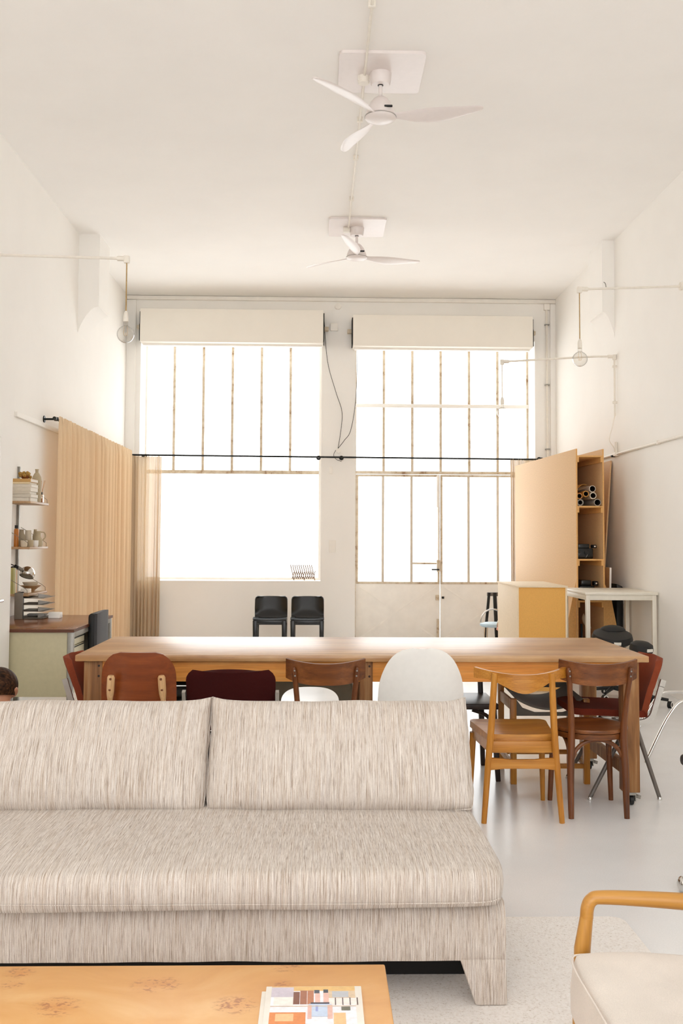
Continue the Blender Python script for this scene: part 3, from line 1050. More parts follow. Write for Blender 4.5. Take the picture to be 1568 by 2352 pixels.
o = curtain([(-2.378, 9.16), (-2.378, 12.72)], 0.03, 2.478, 19, 0.055, 3, 'curtain', M_CURT, 0.11, sharp=1.5)
tag(o, 'long sand-coloured linen curtain along the left wall behind the desk', 'curtain')
o = curtain([(-2.39, 12.74), (-2.37, 12.87), (-2.02, 12.87)], 0.03, 2.42, 10, 0.034, 11, 'curtain', M_CURT2, 0.09)
tag(o, 'short gathered curtain in the corner, partly over the left window', 'curtain')
o = curtain([(2.49, 12.87), (2.93, 12.87)], 0.03, 2.42, 12, 0.03, 5, 'curtain', M_CURT2, 0.09)
tag(o, 'bunched curtain peeking out behind the tall plywood rack', 'curtain')
t = thing('curtain_rod', 'black curtain rod crossing the window wall', 'curtain rod', (0.12, 12.87, 2.425))
MB().tube([(-2.53, 0, 0.012), (0.0, 0, 0.0), (2.80, 0, -0.012)], 0.0115, 12).build('rod', M_RODBLK, t)
for x in (-0.12, 0.18, -2.38, 2.78):
    b = MB()
    b.cyl((x, 0.0, 0), (x, 0.13, 0), 0.009)
    b.lathe([(0.02, -0.012), (0.02, 0.012)], (x, 0, 0), 14, None)
    b.lathe([(0.03, 0), (0.03, 0.012)], n=16, M=Matrix.Translation((x, 0.13, 0)) @ Matrix.Rotation(PI / 2, 4, 'X'))
    b.build('bracket', M_RODBLK, t)
t = thing('curtain_rod', 'black curtain rod on brackets along the left wall', 'curtain rod', (-2.405, 9.15, 2.452))
MB().tube([(0, -0.04, 0.0), (0, 3.70, -0.02)], 0.0115, 12).build('rod', M_RODBLK, t)
for y in (0.0, 1.25, 1.75, 3.4):
    b = MB()
    b.cyl((-0.11, y, 0.0), (0, y, 0.0), 0.0095)
    b.lathe([(0.02, -0.016), (0.02, 0.016)], (0, y, 0), 14)
    b.lathe([(0.032, 0), (0.032, 0.01)], n=16, M=Matrix.Translation((-0.115, y, 0)) @ Matrix.Rotation(PI / 2, 4, 'Y'))
    b.build('bracket', M_RODBLK, t)
MB().cyl((0, -0.07, 0), (0, -0.03, 0), 0.017).build('finial', M_RODBLK, t)

# ---------------------------------------------------------------- trellis on the sill
t = thing('expanding_trellis', 'small brown expanding trellis standing on the left window sill', 'trellis', (-0.2, 13.22, 0.818))
wv = wood('willow', '#6d5236', '#846648', '#97795a', 2, 0.7)
for k in range(11):
    x = -0.12 + 0.0275 * k
    MB().beam((x - 0.04, -0.006, 0.205), (x + 0.007, -0.006, 0.0 if k % 5 == 0 else 0.02), 0.0115, 0.008).build('lath', wv, t)
for k in range(11):
    x = -0.12 + 0.0275 * k
    MB().beam((x - 0.018, 0.0, 0.02), (x + 0.012, 0.0, 0.125), 0.0115, 0.008).build('lath', wv, t)

# ---------------------------------------------------------------- black plastic chairs
def black_chair(label, loc):
    t = thing('plastic_chair', label, 'chair', loc, PI, 'black chairs under the window')
    # shell: seat and back in one sweep, sitter looks along +y
    def fn(u, v):
        s_ = v
        pr = spline([(0, 0.215, 0.400), (0, 0.10, 0.412), (0, -0.08, 0.392), (0, -0.165, 0.40), (0, -0.205, 0.47), (0, -0.225, 0.56), (0, -0.245, 0.66)], 6)
        f_ = s_ * (len(pr) - 1)
        i = min(int(f_), len(pr) - 2)
        P = pr[i].lerp(pr[i + 1], f_ - i)
        x = (u * 2 - 1)
        hw_ = 0.20 - 0.008 * max(0, (s_ - 0.5))
        cup = 0.025 * abs(x) ** 3
        back = max(0, min(1, (s_ - 0.55) / 0.2))
        rr = 0.03 * (max(0, s_ - 0.93) / 0.07) ** 2
        return Vector((x * (hw_ - rr), P.y + cup * back * 1.6, P.z + cup * (1 - back) * 0.5))
    MB().slab(fn, 17, 30, 0.014).build('shell', M_BLACKPL, t, smooth=60)
    MB().box(-0.195, 0.195, 0.19, 0.215, 0.345, 0.40, 0.008).box(-0.195, -0.17, -0.17, 0.2, 0.345, 0.40, 0.006).box(0.17, 0.195, -0.17, 0.2, 0.345, 0.40, 0.006).build('apron', M_BLACKPL, t)
    for sx in (-1, 1):
        for y, z1 in ((0.19, 0.40), (-0.17, 0.42)):
            MB().beam((sx * 0.172, y, 0), (sx * 0.172, y, z1), 0.046, 0.05, 0.056, 0.056, 0.01).build('leg', M_BLACKPL, t)
    return t


black_chair('gloss black moulded chair under the window, the left of the pair', (-0.568, 12.1, 0))
black_chair('gloss black moulded chair under the window, the right of the pair', (-0.122, 12.1, 0))

# ---------------------------------------------------------------- rug
rg = MB()
prof = []
rg.box(-1.9, 1.106, 0.9, 3.65, 0, 0.012, 0)
es = [e for e in rg.bm.edges if abs(e.verts[0].co.z - e.verts[1].co.z) > 0.005]
bmesh.ops.bevel(rg.bm, geom=es, offset=0.05, segments=4, affect='EDGES', profile=0.5)
tag(rg.build('rug', M_RUG), 'flat oatmeal rug under the sofa and armchair', 'rug')

# ---------------------------------------------------------------- sofa
SX = 0.5575
sofa = thing('sofa', 'low slub-weave beige sofa with two loose back cushions', 'sofa', (-0.44, 3.4, 0.0))
def sx(x):
    return x + 0.44
ba = MB()
X0, X1 = -1.45, SX
def base_fn(x0, x1, y0, y1, z0, z1):
    # upholstered rail with gently uneven lower edge
    n = 40
    bm = ba.bm
    for (side) in range(1):
        loops = []
        for i in range(n + 1):
            u = i / n
            x = x0 + (x1 - x0) * u
            wz = 0.004 * noise.noise(Vector((x * 5, 0, 1.3)))
            wy = 0.006 * noise.noise(Vector((x * 2.2, 3.1, 0)))
            ring = [(x, y0 + 0.006 + wy, z0 + wz), (x, y0 + wy, z0 + 0.012 + wz), (x, y0 - 0.004 + wy, (z0 + z1) / 2), (x, y0 + 0.004 + wy, z1 - 0.02), (x, y0 + 0.03, z1), (x, y1 - 0.02, z1), (x, y1, z1 - 0.02), (x, y1, z0 + 0.012), (x, y1 - 0.01, z0)]
            loops.append([bm.verts.new(c) for c in ring])
        for A, B in zip(loops, loops[1:]):
            for k in range(9):
                bm.faces.new((A[k], A[(k + 1) % 9], B[(k + 1) % 9], B[k]))
        bm.faces.new(loops[0][::-1])
        bm.faces.new(loops[-1])
base_fn(sx(X0), sx(X1), -0.43, 0.47, 0.137, 0.300)
ba.build('base', M_SOFA, sofa, smooth=60)
def sofa_leg(side, yf):
    m = MB()
    xo = sx(X1) if side > 0 else sx(X0)
    d = -side
    y0, y1 = (-0.435, -0.33) if yf < 0 else (0.36, 0.465)
    zt, zb = 0.145, (0.012 if yf < 0 else 0.0)
    top = [(xo, y0, zt), (xo + d * 0.135, y0, zt), (xo + d * 0.135, y1, zt), (xo, y1, zt)]
    bot = [(xo + side * 0.004, y0, zb), (xo + d * 0.09, y0, zb), (xo + d * 0.09, y1, zb), (xo + side * 0.004, y1, zb)]
    if side > 0:
        top = [top[1], top[0], top[3], top[2]]
        bot = [bot[1], bot[0], bot[3], bot[2]]
    m.hexa(bot, top, 0.008)
    m.build('leg', M_SOFA, sofa)
for sd in (-1, 1):
    for yf in (-1, 1):
        sofa_leg(sd, yf)
# seat cushion: one long mattress
Mx = Matrix.Translation((sx((X0 + X1) / 2 + 0.001), -0.022, 0.358)) @ Matrix.Rotation(PI / 2, 4, 'X')
sc_, rim = pillow(X1 - X0 + 0.012, 0.975, 0.135, 0.092, 61, 31, pinch=0.0, power=5, seed=4, wob=0.007, M=Mx, round_c=0.03)
seat = sc_.build('seat_cushion', M_SOFA, sofa, smooth=180, subd=1)
pp = []
for i in range(90):
    u = -1 + 2 * i / 89
    x = sx((X0 + X1) / 2) + u * (X1 - X0) / 2 * 0.975
    pp.append((x, -0.5072 + 0.004 * noise.noise(Vector((u * 2.1, 0, 0))) + 0.035 * abs(u) ** 40, 0.330 + 0.006 * noise.noise(Vector((x * 1.6, 2.2, 0)))))
MB().tube(pp, 0.0018, 8).build('piping', M_SOFA, seat)
# back cushions
def back_cushion(xa, xb, seed):
    wd = xb - xa
    yb, zb, yt, zt = 3.56, 0.402, 3.80, 0.769
    h = math.hypot(yt - yb, zt - zb)
    ang = math.atan2(yt - yb, zt - zb)
    Mx = Matrix.Translation((sx((xa + xb) / 2), (yb + yt) / 2 - 3.4, (zb + zt) / 2)) @ Matrix.Rotation(-ang, 4, 'X')
    m, rim = pillow(wd, h, 0.21, 0.045, 45, 25, pinch=0.05, power=2.6, seed=seed, wob=0.012, M=Mx, round_c=0.014)
    bm = m.bm
    Mi = Mx.inverted()
    o_ = m.build('back_cushion', M_SOFA, sofa, smooth=180, subd=1)
    # seam along the rim
    pts_ = []
    for k in range(0, 120):
        a = k / 120 * 4
        if a < 1:
            u, v = -1 + 2 * a, -1
        elif a < 2:
            u, v = 1, -1 + 2 * (a - 1)
        elif a < 3:
            u, v = 1 - 2 * (a - 2), 1
        else:
            u, v = -1, 1 - 2 * (a - 3)
        x = u * wd / 2 * (1 - 0.05 * 0.12 * (1 - v * v) * abs(u) ** 3)
        z = v * h / 2 * (1 - (0.05 * 2.2 if v > 0 else 0.02) * (1 - u ** 8) * abs(v) ** 3)
        kk = 0.014 * (abs(u) * abs(v)) ** 6 * (v < 0)
        x -= math.copysign(kk, u)
        z += kk
        y = 0.012 * noise.noise(Vector((u * 2.1 + seed, v * 1.7, seed * 3.1)))
        z += 0.0084 * noise.noise(Vector((u * 3.0, v * 2.0 + seed, 7.7)))
        x += 0.0048 * noise.noise(Vector((u * 2.0, v * 4.0, seed + 1.7)))
        pts_.append(Mx @ Vector((x, y, z)))
    MB().tube(pts_, 0.003, 8, closed=True).build('piping', M_SOFA, o_)
    return o_
back_cushion(-0.391, 0.562, 2.3)
back_cushion(-1.36, -0.393, 5.9)
MB().box(sx(-1.32), sx(0.47), -0.22, 0.34, 0.0125, 0.139, 0.0).build('shade_block', M_DARK, sofa, smooth=0)  # added black block: stops light from behind, darkens the space under the sofa
MB().box(sx(-1.42), sx(0.40), 0.40, 0.47, 0.30, 0.62, 0.02, 3).build('backrest', M_SOFA, sofa)

# ---------------------------------------------------------------- coffee table
ct = thing('coffee_table', 'low burl-veneer coffee table in front of the sofa', 'table', (-0.42, 1.95, 0.012))
MB().box(-0.585, 0.582, -0.45, 0.425, 0.330, 0.368, 0.004).build('tabletop', M_BURL, ct)
MB().box(-0.54, 0.535, -0.40, 0.38, 0.27, 0.330).build('apron', M_BURL, ct)
for a in (-1, 1):
    for b in (-1, 1):
        MB().box(a * 0.52 - 0.025, a * 0.52 + 0.025, b * 0.37 - 0.025, b * 0.37 + 0.025, 0, 0.30, 0.004).build('leg', M_BURL, ct)

# magazines
ZM = 0.380
tag(MB().box(-0.1, 0.1, -0.28, 0, 0, 0.004, 0.001).build('magazine', M_PAPER, loc=(-0.016, 2.228, ZM)), 'plain white magazine lying underneath the picture magazine', 'magazine')
mg = MB().box(-0.1035, 0.1035, -0.275, 0, 0, 0.006, 0.001).build('magazine', M_PAPER, loc=(-0.003, 2.238, ZM + 0.004))
tag(mg, 'magazine with a colourful interior photograph on its cover, on top', 'magazine')
cov_cols = ['#e0b875', '#c9c0cc', '#f0ece6', '#7a4632', '#a2674b', '#b97855', '#3f4652', '#e3b8ac', '#d9c2a4', '#efe9e2', '#5a4038', '#eeeef4', '#c3d3ea', '#e08a4a', '#eec08c', '#6b6a58', '#2f2940', '#b9bcc2', '#9aa6d8']
cov = [plain('cover_ink_%d' % i, c, 0.35, var=0.08, nscale=90) for i, c in enumerate(cov_cols)]
cm = MB()
def patch(u0, u1, v0, v1, mi):
    x0, x1 = -0.1035 + 0.207 * u0, -0.1035 + 0.207 * u1
    f = cm.bm.faces.new([cm.bm.verts.new(c) for c in ((x0, -v1, 0.0063 + 0.00002 * cm.k), (x1, -v1, 0.0063 + 0.00002 * cm.k), (x1, -v0, 0.0063 + 0.00002 * cm.k), (x0, -v0, 0.0063 + 0.00002 * cm.k))])
    f.material_index = mi
    cm.k += 1
cm.k = 0
patch(0.06, 0.93, 0.002, 0.26, 11)
patch(0.06, 0.93, 0.002, 0.024, 0)
patch(0.06, 0.29, 0.006, 0.052, 1)
patch(0.09, 0.29, 0.052, 0.090, 9)
patch(0.29, 0.355, 0.028, 0.086, 3)
patch(0.36, 0.43, 0.022, 0.086, 4)
patch(0.435, 0.50, 0.022, 0.086, 5)
patch(0.64, 0.93, 0.024, 0.058, 8)
patch(0.69, 0.86, 0.026, 0.055, 17)
for k in range(4):
    patch(0.655 + 0.075 * k, 0.715 + 0.075 * k, 0.06, 0.088, 9)
    patch(0.718 + 0.075 * k, 0.728 + 0.075 * k, 0.056, 0.09, 10)
patch(0.505, 0.56, 0.02, 0.036, 6)
patch(0.60, 0.65, 0.018, 0.034, 6)
patch(0.515, 0.565, 0.036, 0.078, 7)
patch(0.60, 0.655, 0.034, 0.078, 7)
patch(0.47, 0.66, 0.078, 0.085, 16)
patch(0.45, 0.68, 0.085, 0.14, 12)
patch(0.52, 0.545, 0.092, 0.118, 18)
patch(0.44, 0.48, 0.09, 0.15, 7)
patch(0.64, 0.69, 0.09, 0.15, 7)
patch(0.06, 0.42, 0.122, 0.20, 13)
patch(0.12, 0.30, 0.128, 0.16, 14)
patch(0.70, 0.82, 0.125, 0.19, 14)
patch(0.78, 0.87, 0.098, 0.114, 15)
patch(0.06, 0.93, 0.093, 0.096, 8)
cm.build('cover', cov, mg, smooth=0)

# ---------------------------------------------------------------- armchair
M_GOLD = wood('golden_oak', '#9a6826', '#b07c34', '#c29148', 2, 0.34, rings=0.5)
M_GOLDX = wood('golden_oak_cross', '#9a6826', '#b07c34', '#c29148', 0, 0.32, rings=0.5)
ac = thing('armchair', 'oak-armed easy chair with a beige seat cushion, facing the coffee table', 'armchair', (0.9, 1.94, 0.012))
for s_, yy in ((1, 0.30), (-1, -0.30)):
    MB().tube([(-0.336, yy, 0.0), (-0.318, yy, 0.25), (-0.310, yy, 0.455), (-0.300, yy, 0.525)], [0.0125, 0.016, 0.018, 0.0142], 18).build('leg', M_GOLD, ac)
    MB().tube([(0.36, yy, 0.0), (0.31, yy, 0.30), (0.33, yy, 0.53)], [0.0125, 0.018, 0.016], 16).build('leg', M_GOLD, ac)
    apts = spline([(-0.300, yy, 0.522), (-0.2975, yy, 0.545), (-0.288, yy, 0.561), (-0.265, yy, 0.566), (-0.15, yy, 0.561), (0.1, yy, 0.544), (0.36, yy, 0.535), (0.46, yy, 0.53)], 6)
    rr_ = [0.0146 + 0.0065 * min(1, max(0, (q_.x + 0.28) / 0.35)) for q_ in apts]
    MB().tube(apts, rr_, 18).build('arm', M_GOLDX, ac)
MB().box(-0.325, -0.29, -0.30, 0.30, 0.25, 0.31, 0.006).box(0.29, 0.325, -0.30, 0.30, 0.22, 0.28, 0.006).box(-0.30, 0.30, -0.29, -0.265, 0.25, 0.31, 0.006).box(-0.30, 0.30, 0.265, 0.29, 0.25, 0.31, 0.006).build('seat_frame', M_GOLDX, ac)
Mx = Matrix.Translation((0.022, -0.008, 0.382)) @ Matrix.Rotation(R(3), 4, 'Y') @ Matrix.Rotation(PI / 2, 4, 'X')
m, rim = pillow(0.775, 0.57, 0.15, 0.125, 31, 31, power=6, seed=3, wob=0.004, M=Mx, round_c=0.02)
cu = m.build('seat_cushion', M_CUSH, ac, smooth=180, subd=1)
Mz = Matrix.Translation((0.022, -0.008, 0.382)) @ Matrix.Rotation(R(3), 4, 'Y')
pp = []
for k in range(160):
    a = k / 160 * 4
    if a < 1:
        u, v = -1 + 2 * a, -1
    elif a < 2:
        u, v = 1, -1 + 2 * (a - 1)
    elif a < 3:
        u, v = 1 - 2 * (a - 2), 1
    else:
        u, v = -1, 1 - 2 * (a - 3)
    kk = 0.02 * (abs(u) * abs(v)) ** 6
    pp.append(Mz @ Vector((u * 0.385 - math.copysign(kk, u), v * 0.282 - math.copysign(kk, v), 0.058)))
MB().tube(pp, 0.0022, 8, closed=True).build('piping', M_CUSH, cu)
Mx = Matrix.Translation((0.47, 0.0, 0.60)) @ Matrix.Rotation(R(18), 4, 'Y') @ Matrix.Rotation(PI / 2, 4, 'Z')
m, rim = pillow(0.62, 0.52, 0.13, 0.09, 21, 21, power=5, seed=8, wob=0.004, M=Mx)
m.build('back_cushion', M_CUSH, ac, smooth=180, subd=1)

# chrome castor of a swivel chair at the picture edge
t = thing('swivel_chair', 'chrome foot of a swivel chair at the right picture edge', 'chair', (1.72, 3.93, 0))
MB().ball((-0.292, 0, 0.03), 0.03, (0.6, 1, 1)).build('castor', M_CHROME, t)
MB().tube([(-0.28, 0, 0.065), (-0.15, 0, 0.09), (0, 0, 0.10)], [0.014, 0.018, 0.022], 12).build('base_arm', M_CHROME, t)
for k in (1, 2, 3, 4):
    a = PI + k * 2 * PI / 5
    c_, s_ = math.cos(a), math.sin(a)
    MB().tube([(0.28 * c_, 0.28 * s_, 0.065), (0.15 * c_, 0.15 * s_, 0.09), (0, 0, 0.10)], [0.014, 0.018, 0.022], 12).build('base_arm', M_CHROME, t)
    MB().ball((0.292 * c_, 0.292 * s_, 0.03), 0.03).build('castor', M_CHROME, t)
MB().cyl((0, 0, 0.09), (0, 0, 0.44), 0.024).build('column', M_CHROME, t)
MB().box(-0.22, 0.22, -0.22, 0.22, 0.44, 0.49, 0.02, 3).build('seat', M_BLACK, t)
MB().box(0.20, 0.24, -0.2, 0.2, 0.52, 0.85, 0.018, 3).beam((0.22, 0, 0.44), (0.23, 0, 0.6), 0.03, 0.015).build('backrest', M_BLACK, t)

# ---------------------------------------------------------------- dining table
dt = thing('dining_table', 'long worn pine work table on castors', 'table', (0.24, 5.635, 0))
MB().box(-1.475, 1.475, -0.485, 0.485, 0.738, 0.770, 0.004).build('tabletop', M_TTOP, dt)
ap = MB()
ap.box(-1.38, 1.38, -0.445, -0.42, 0.632, 0.738).build('apron', M_TAPRON, dt)
MB().box(-1.38, 1.38, 0.40, 0.425, 0.632, 0.738).build('apron', M_TAPRON, dt)
MB().box(-1.41, -1.385, -0.40, 0.40, 0.632, 0.738).build('apron', M_TAPRON, dt)
MB().box(1.385, 1.41, -0.40, 0.40, 0.632, 0.738).build('apron', M_TAPRON, dt)
def dleg(x0, x1, y0, y1):
    lg = MB().box(x0, x1, y0, y1, 0.066, 0.738, 0.004).build('leg', M_TLEG, dt)
    cx, cy = (x0 + x1) / 2, (y0 + y1) / 2
    MB().box(x0 + 0.008, x1 - 0.02, y0 + 0.002, y1 - 0.008, 0.060, 0.066).box(cx - 0.02, cx - 0.015, cy - 0.044, cy + 0.025, 0.022, 0.062, 0.002).box(cx + 0.015, cx + 0.02, cy - 0.044, cy + 0.025, 0.022, 0.062, 0.002).box(cx - 0.02, cx + 0.02, cy - 0.044, cy + 0.025, 0.052, 0.062, 0.003).beam((cx + 0.018, cy - 0.03, 0.05), (cx + 0.045, cy - 0.04, 0.042), 0.018, 0.007).build('castor_fork', M_STEEL, lg)
    MB().lathe([(0.0, -0.012), (0.018, -0.012), (0.024, -0.009), (0.0255, 0), (0.024, 0.009), (0.018, 0.012), (0, 0.012)], n=24, M=Matrix.Translation((cx, cy - 0.022, 0.0257)) @ Matrix.Rotation(PI / 2, 4, 'Y')).build('castor_wheel', M_BLACK, lg)
    return lg
for x0, x1 in ((-1.437, -1.343), (-0.02, 0.047), (1.349, 1.433)):
    for y0, y1 in ((-0.452, -0.365), (0.345, 0.432)):
        dleg(x0, x1, y0, y1)
for x in (-1.39, 1.39):
    MB().box(x - 0.017, x + 0.017, -0.345, 0.345, 0.135, 0.20, 0.003).build('stretcher', M_TLEG, dt)
pg = MB()
for z in (0.66, 0.712):
    for x in (-1.36, 0.03):
        pg.lathe([(0.006, 0), (0.006, 0.002)], n=10, M=Matrix.Translation((x, -0.452, z)) @ Matrix.Rotation(PI / 2, 4, 'X'))
pg.build('peg', M_DKWOOD, dt)

# ---------------------------------------------------------------- bistro chairs
def bistro(label, loc, rz=0.0):
    t = thing('bentwood_chair', label, 'chair', loc, rz, 'brown bentwood bistro chairs')
    # crest board, concave toward the sitter
    def fn(u, v):
        x = (u * 2 - 1)
        X_ = x * 0.193
        y = -0.222 + 0.085 * x * x * 0.75 - 0.012 * v
        top = 0.760 + 0.020 * x * x + 0.0
        bot = 0.655 + 0.030 * abs(x) ** 3
        return Vector((X_, y, bot + (top - bot) * v))
    MB().slab(fn, 25, 7, 0.013).build('backrest', M_BEECHX, t, smooth=60)
    for sx_ in (-1, 1):
        p_ = spline([(sx_ * 0.138, -0.172, 0), (sx_ * 0.136, -0.158, 0.22), (sx_ * 0.130, -0.155, 0.42), (sx_ * 0.140, -0.178, 0.58), (sx_ * 0.156, -0.207, 0.742)], 6)
        n_ = len(p_)
        rs = [0.0135 + 0.0055 * math.sin(min(1, k / n_ * 1.4) * PI) for k in range(n_)]
        rs[-1] = 0.008
        lg = MB().tube(p_, rs, 12).build('leg', M_BEECH, t)
        sc_ = MB()
        for z in (0.70, 0.725):
            sc_.ball((sx_ * (0.1525 if z > 0.71 else 0.150), -0.219 if z > 0.71 else -0.217, z), 0.0045)
        sc_.build('screw', M_STEEL, lg)
        q_ = spline([(sx_ * 0.162, 0.178, 0), (sx_ * 0.152, 0.168, 0.22), (sx_ * 0.14, 0.15, 0.42)], 6)
        MB().tube(q_, [0.0125 + 0.006 * k / (len(q_) - 1) for k in range(len(q_))], 12).build('leg', M_BEECH, t)
    # round plywood seat with bent ring
    MB().lathe([(0, 0.418), (0.12, 0.419), (0.165, 0.428), (0.182, 0.432), (0.19, 0.43), (0.193, 0.42), (0.188, 0.412), (0.0, 0.408)], n=48, M=Matrix.Diagonal((1, 1.02, 1, 1))).build('seat', M_BEECHX, t, smooth=50)
    MB().lathe([(0.162, 0.38), (0.185, 0.382), (0.187, 0.408), (0.162, 0.41)], n=48).build('seat_ring', M_BEECHX, t, smooth=50)
    def arch(a, b, top):
        a, b = Vector(a), Vector(b)
        pts_ = []
        for k in range(21):
            f_ = k / 20
            P = a.lerp(b, 0.5 - 0.5 * math.cos(f_ * PI) if False else f_)
            P = a.lerp(b, (1 - math.cos(f_ * PI)) / 2)
            pts_.append(Vector((P.x, P.y, a.z + (top - a.z) * math.sin(f_ * PI) ** 0.75)))
        MB().tube(pts_, 0.0105, 10).build('brace', M_BEECHX, t)
    arch((-0.128, -0.152, 0.24), (0.128, -0.152, 0.24), 0.380)
    for sx_ in (-1, 1):
        arch((sx_ * 0.134, -0.14, 0.24), (sx_ * 0.146, 0.145, 0.24), 0.380)
    return t


bc = bistro('brown bentwood bistro chair at the right end, by the table leg', (1.392, 5.122, 0))
b2 = copy_tree(bc)
b2.location = (0.042, 5.122, 0.012 if False else 0)
b2['label'] = 'brown bentwood bistro chair between the maroon and white chairs'

# ---------------------------------------------------------------- oak chair
t = thing('oak_chair', 'honey oak chair with a crescent backrest and open back', 'chair', (1.0, 5.085, 0))
def fn(u, v):
    x = u * 2 - 1
    y = -0.262 + 0.115 * x * x
    top = 0.718 + 0.024 * x * x
    bot = 0.628 + 0.062 * (1 - math.cos(PI * min(1, abs(x) / 0.8))) / 2
    return Vector((x * 0.222, y, bot + (top - bot) * v))
MB().slab(fn, 31, 7, 0.02).build('backrest', M_OAKX, t, smooth=60)
for sx_ in (-1, 1):
    p_ = [(sx_ * 0.19, -0.212, 0), (sx_ * 0.166, -0.205, 0.30), (sx_ * 0.154, -0.212, 0.45), (sx_ * 0.139, -0.232, 0.722)]
    MB().tube(spline(p_, 5), [0.0125 + 0.0045 * math.sin(min(1.0, k / 15 + 0.05) * PI * 0.8) for k in range(16)], 16).build('leg', M_OAK, t)
    MB().tube([(sx_ * 0.192, 0.212, 0), (sx_ * 0.18, 0.185, 0.36)], [0.0115, 0.018], 16).build('leg', M_OAK, t)
# saddle seat
def fn(u, v):
    x = u * 2 - 1
    y = -0.165 + 0.375 * v
    wd = 0.165 + 0.04 * v
    if v > 0.88:
        wd -= 0.03 * ((v - 0.88) / 0.12) ** 2
    z = 0.402 - 0.012 * (1 - x * x) * math.sin(v * PI) + 0.006 * v
    return Vector((x * wd, y - 0.02 * (1 - x * x) * (1 - v), z))
MB().slab(fn, 17, 17, 0.032).build('seat', M_OAKX, t, smooth=60)
MB().box(-0.158, 0.158, -0.195, -0.175, 0.332, 0.388, 0.003).box(-0.175, 0.175, 0.17, 0.19, 0.335, 0.388, 0.003).beam((-0.155, -0.20, 0.36), (-0.176, 0.19, 0.36), 0.018, 0.052, side=(1, 0, 0)).beam((0.155, -0.20, 0.36), (0.176, 0.19, 0.36), 0.018, 0.052, side=(1, 0, 0)).build('seat_rail', M_OAKX, t)
st = [(-0.166, 0.252), (-0.09, 0.260), (0.09, 0.260), (0.166, 0.252), (0.164, 0.312), (0.10, 0.308), (0.06, 0.303), (-0.06, 0.303), (-0.10, 0.308), (-0.164, 0.312)]
MB().prism(st, -0.215, -0.197, 'y', 0.002).build('stretcher', M_OAKX, t)

# ---------------------------------------------------------------- cognac shell chair
t = thing('shell_chair', 'cognac brown rounded-back chair with two pale wooden back posts', 'chair', (-0.86, 5.06, 0))
def fn(u, v):
    x = u * 2 - 1
    h = v
    hw_ = 0.178 - 0.012 * (h - 0.35) ** 2
    if h > 0.62:
        k = (h - 0.62) / 0.38
        hw_ *= math.sqrt(max(0.0, 1 - (k * 0.86) ** 2.8)) if k < 1 else 0.5
    y = -0.205 - 0.03 * h + 0.045 * x * x * (hw_ / 0.178) ** 2
    return Vector((x * hw_, y, 0.46 + 0.36 * h))
MB().slab(fn, 25, 40, 0.013).build('backrest', M_TANL, t, smooth=60)
def fn(u, v):
    x = u * 2 - 1
    hw_ = 0.185 * (1 - 0.5 * max(0, (v - 0.8) / 0.2) ** 2)
    return Vector((x * hw_, -0.18 + 0.40 * v, 0.44 - 0.012 * (1 - x * x)))
MB().slab(fn, 17, 17, 0.016).build('seat', M_TANL, t, smooth=60)
for sx_ in (-1, 1):
    p_ = spline([(sx_ * 0.128, -0.19, 0.40), (sx_ * 0.128, -0.215, 0.5), (sx_ * 0.127, -0.236, 0.585), (sx_ * 0.1235, -0.25, 0.64), (sx_ * 0.119, -0.258, 0.715)], 5)
    ps = MB().tube(p_, [0.0125 if k < 12 else 0.0125 + 0.006 * math.sin(min(1, (k - 11) / 5) * PI / 2) for k in range(len(p_))][:-1] + [0.013], 14).build('back_post', M_PALEW, t)
    sc_ = MB()
    sc_.ball((sx_ * 0.1235, -0.268, 0.648), 0.006, (1, 0.5, 1)).ball((sx_ * 0.119, -0.277, 0.70), 0.006, (1, 0.5, 1))
    sc_.build('screw', M_BEECH, ps)
    MB().tube([(sx_ * 0.175, -0.21, 0), (sx_ * 0.128, -0.17, 0.425)], [0.011, 0.016], 12).build('leg', M_PALEW, t)
    MB().tube([(sx_ * 0.175, 0.19, 0), (sx_ * 0.14, 0.13, 0.425)], [0.011, 0.016], 12).build('leg', M_PALEW, t)

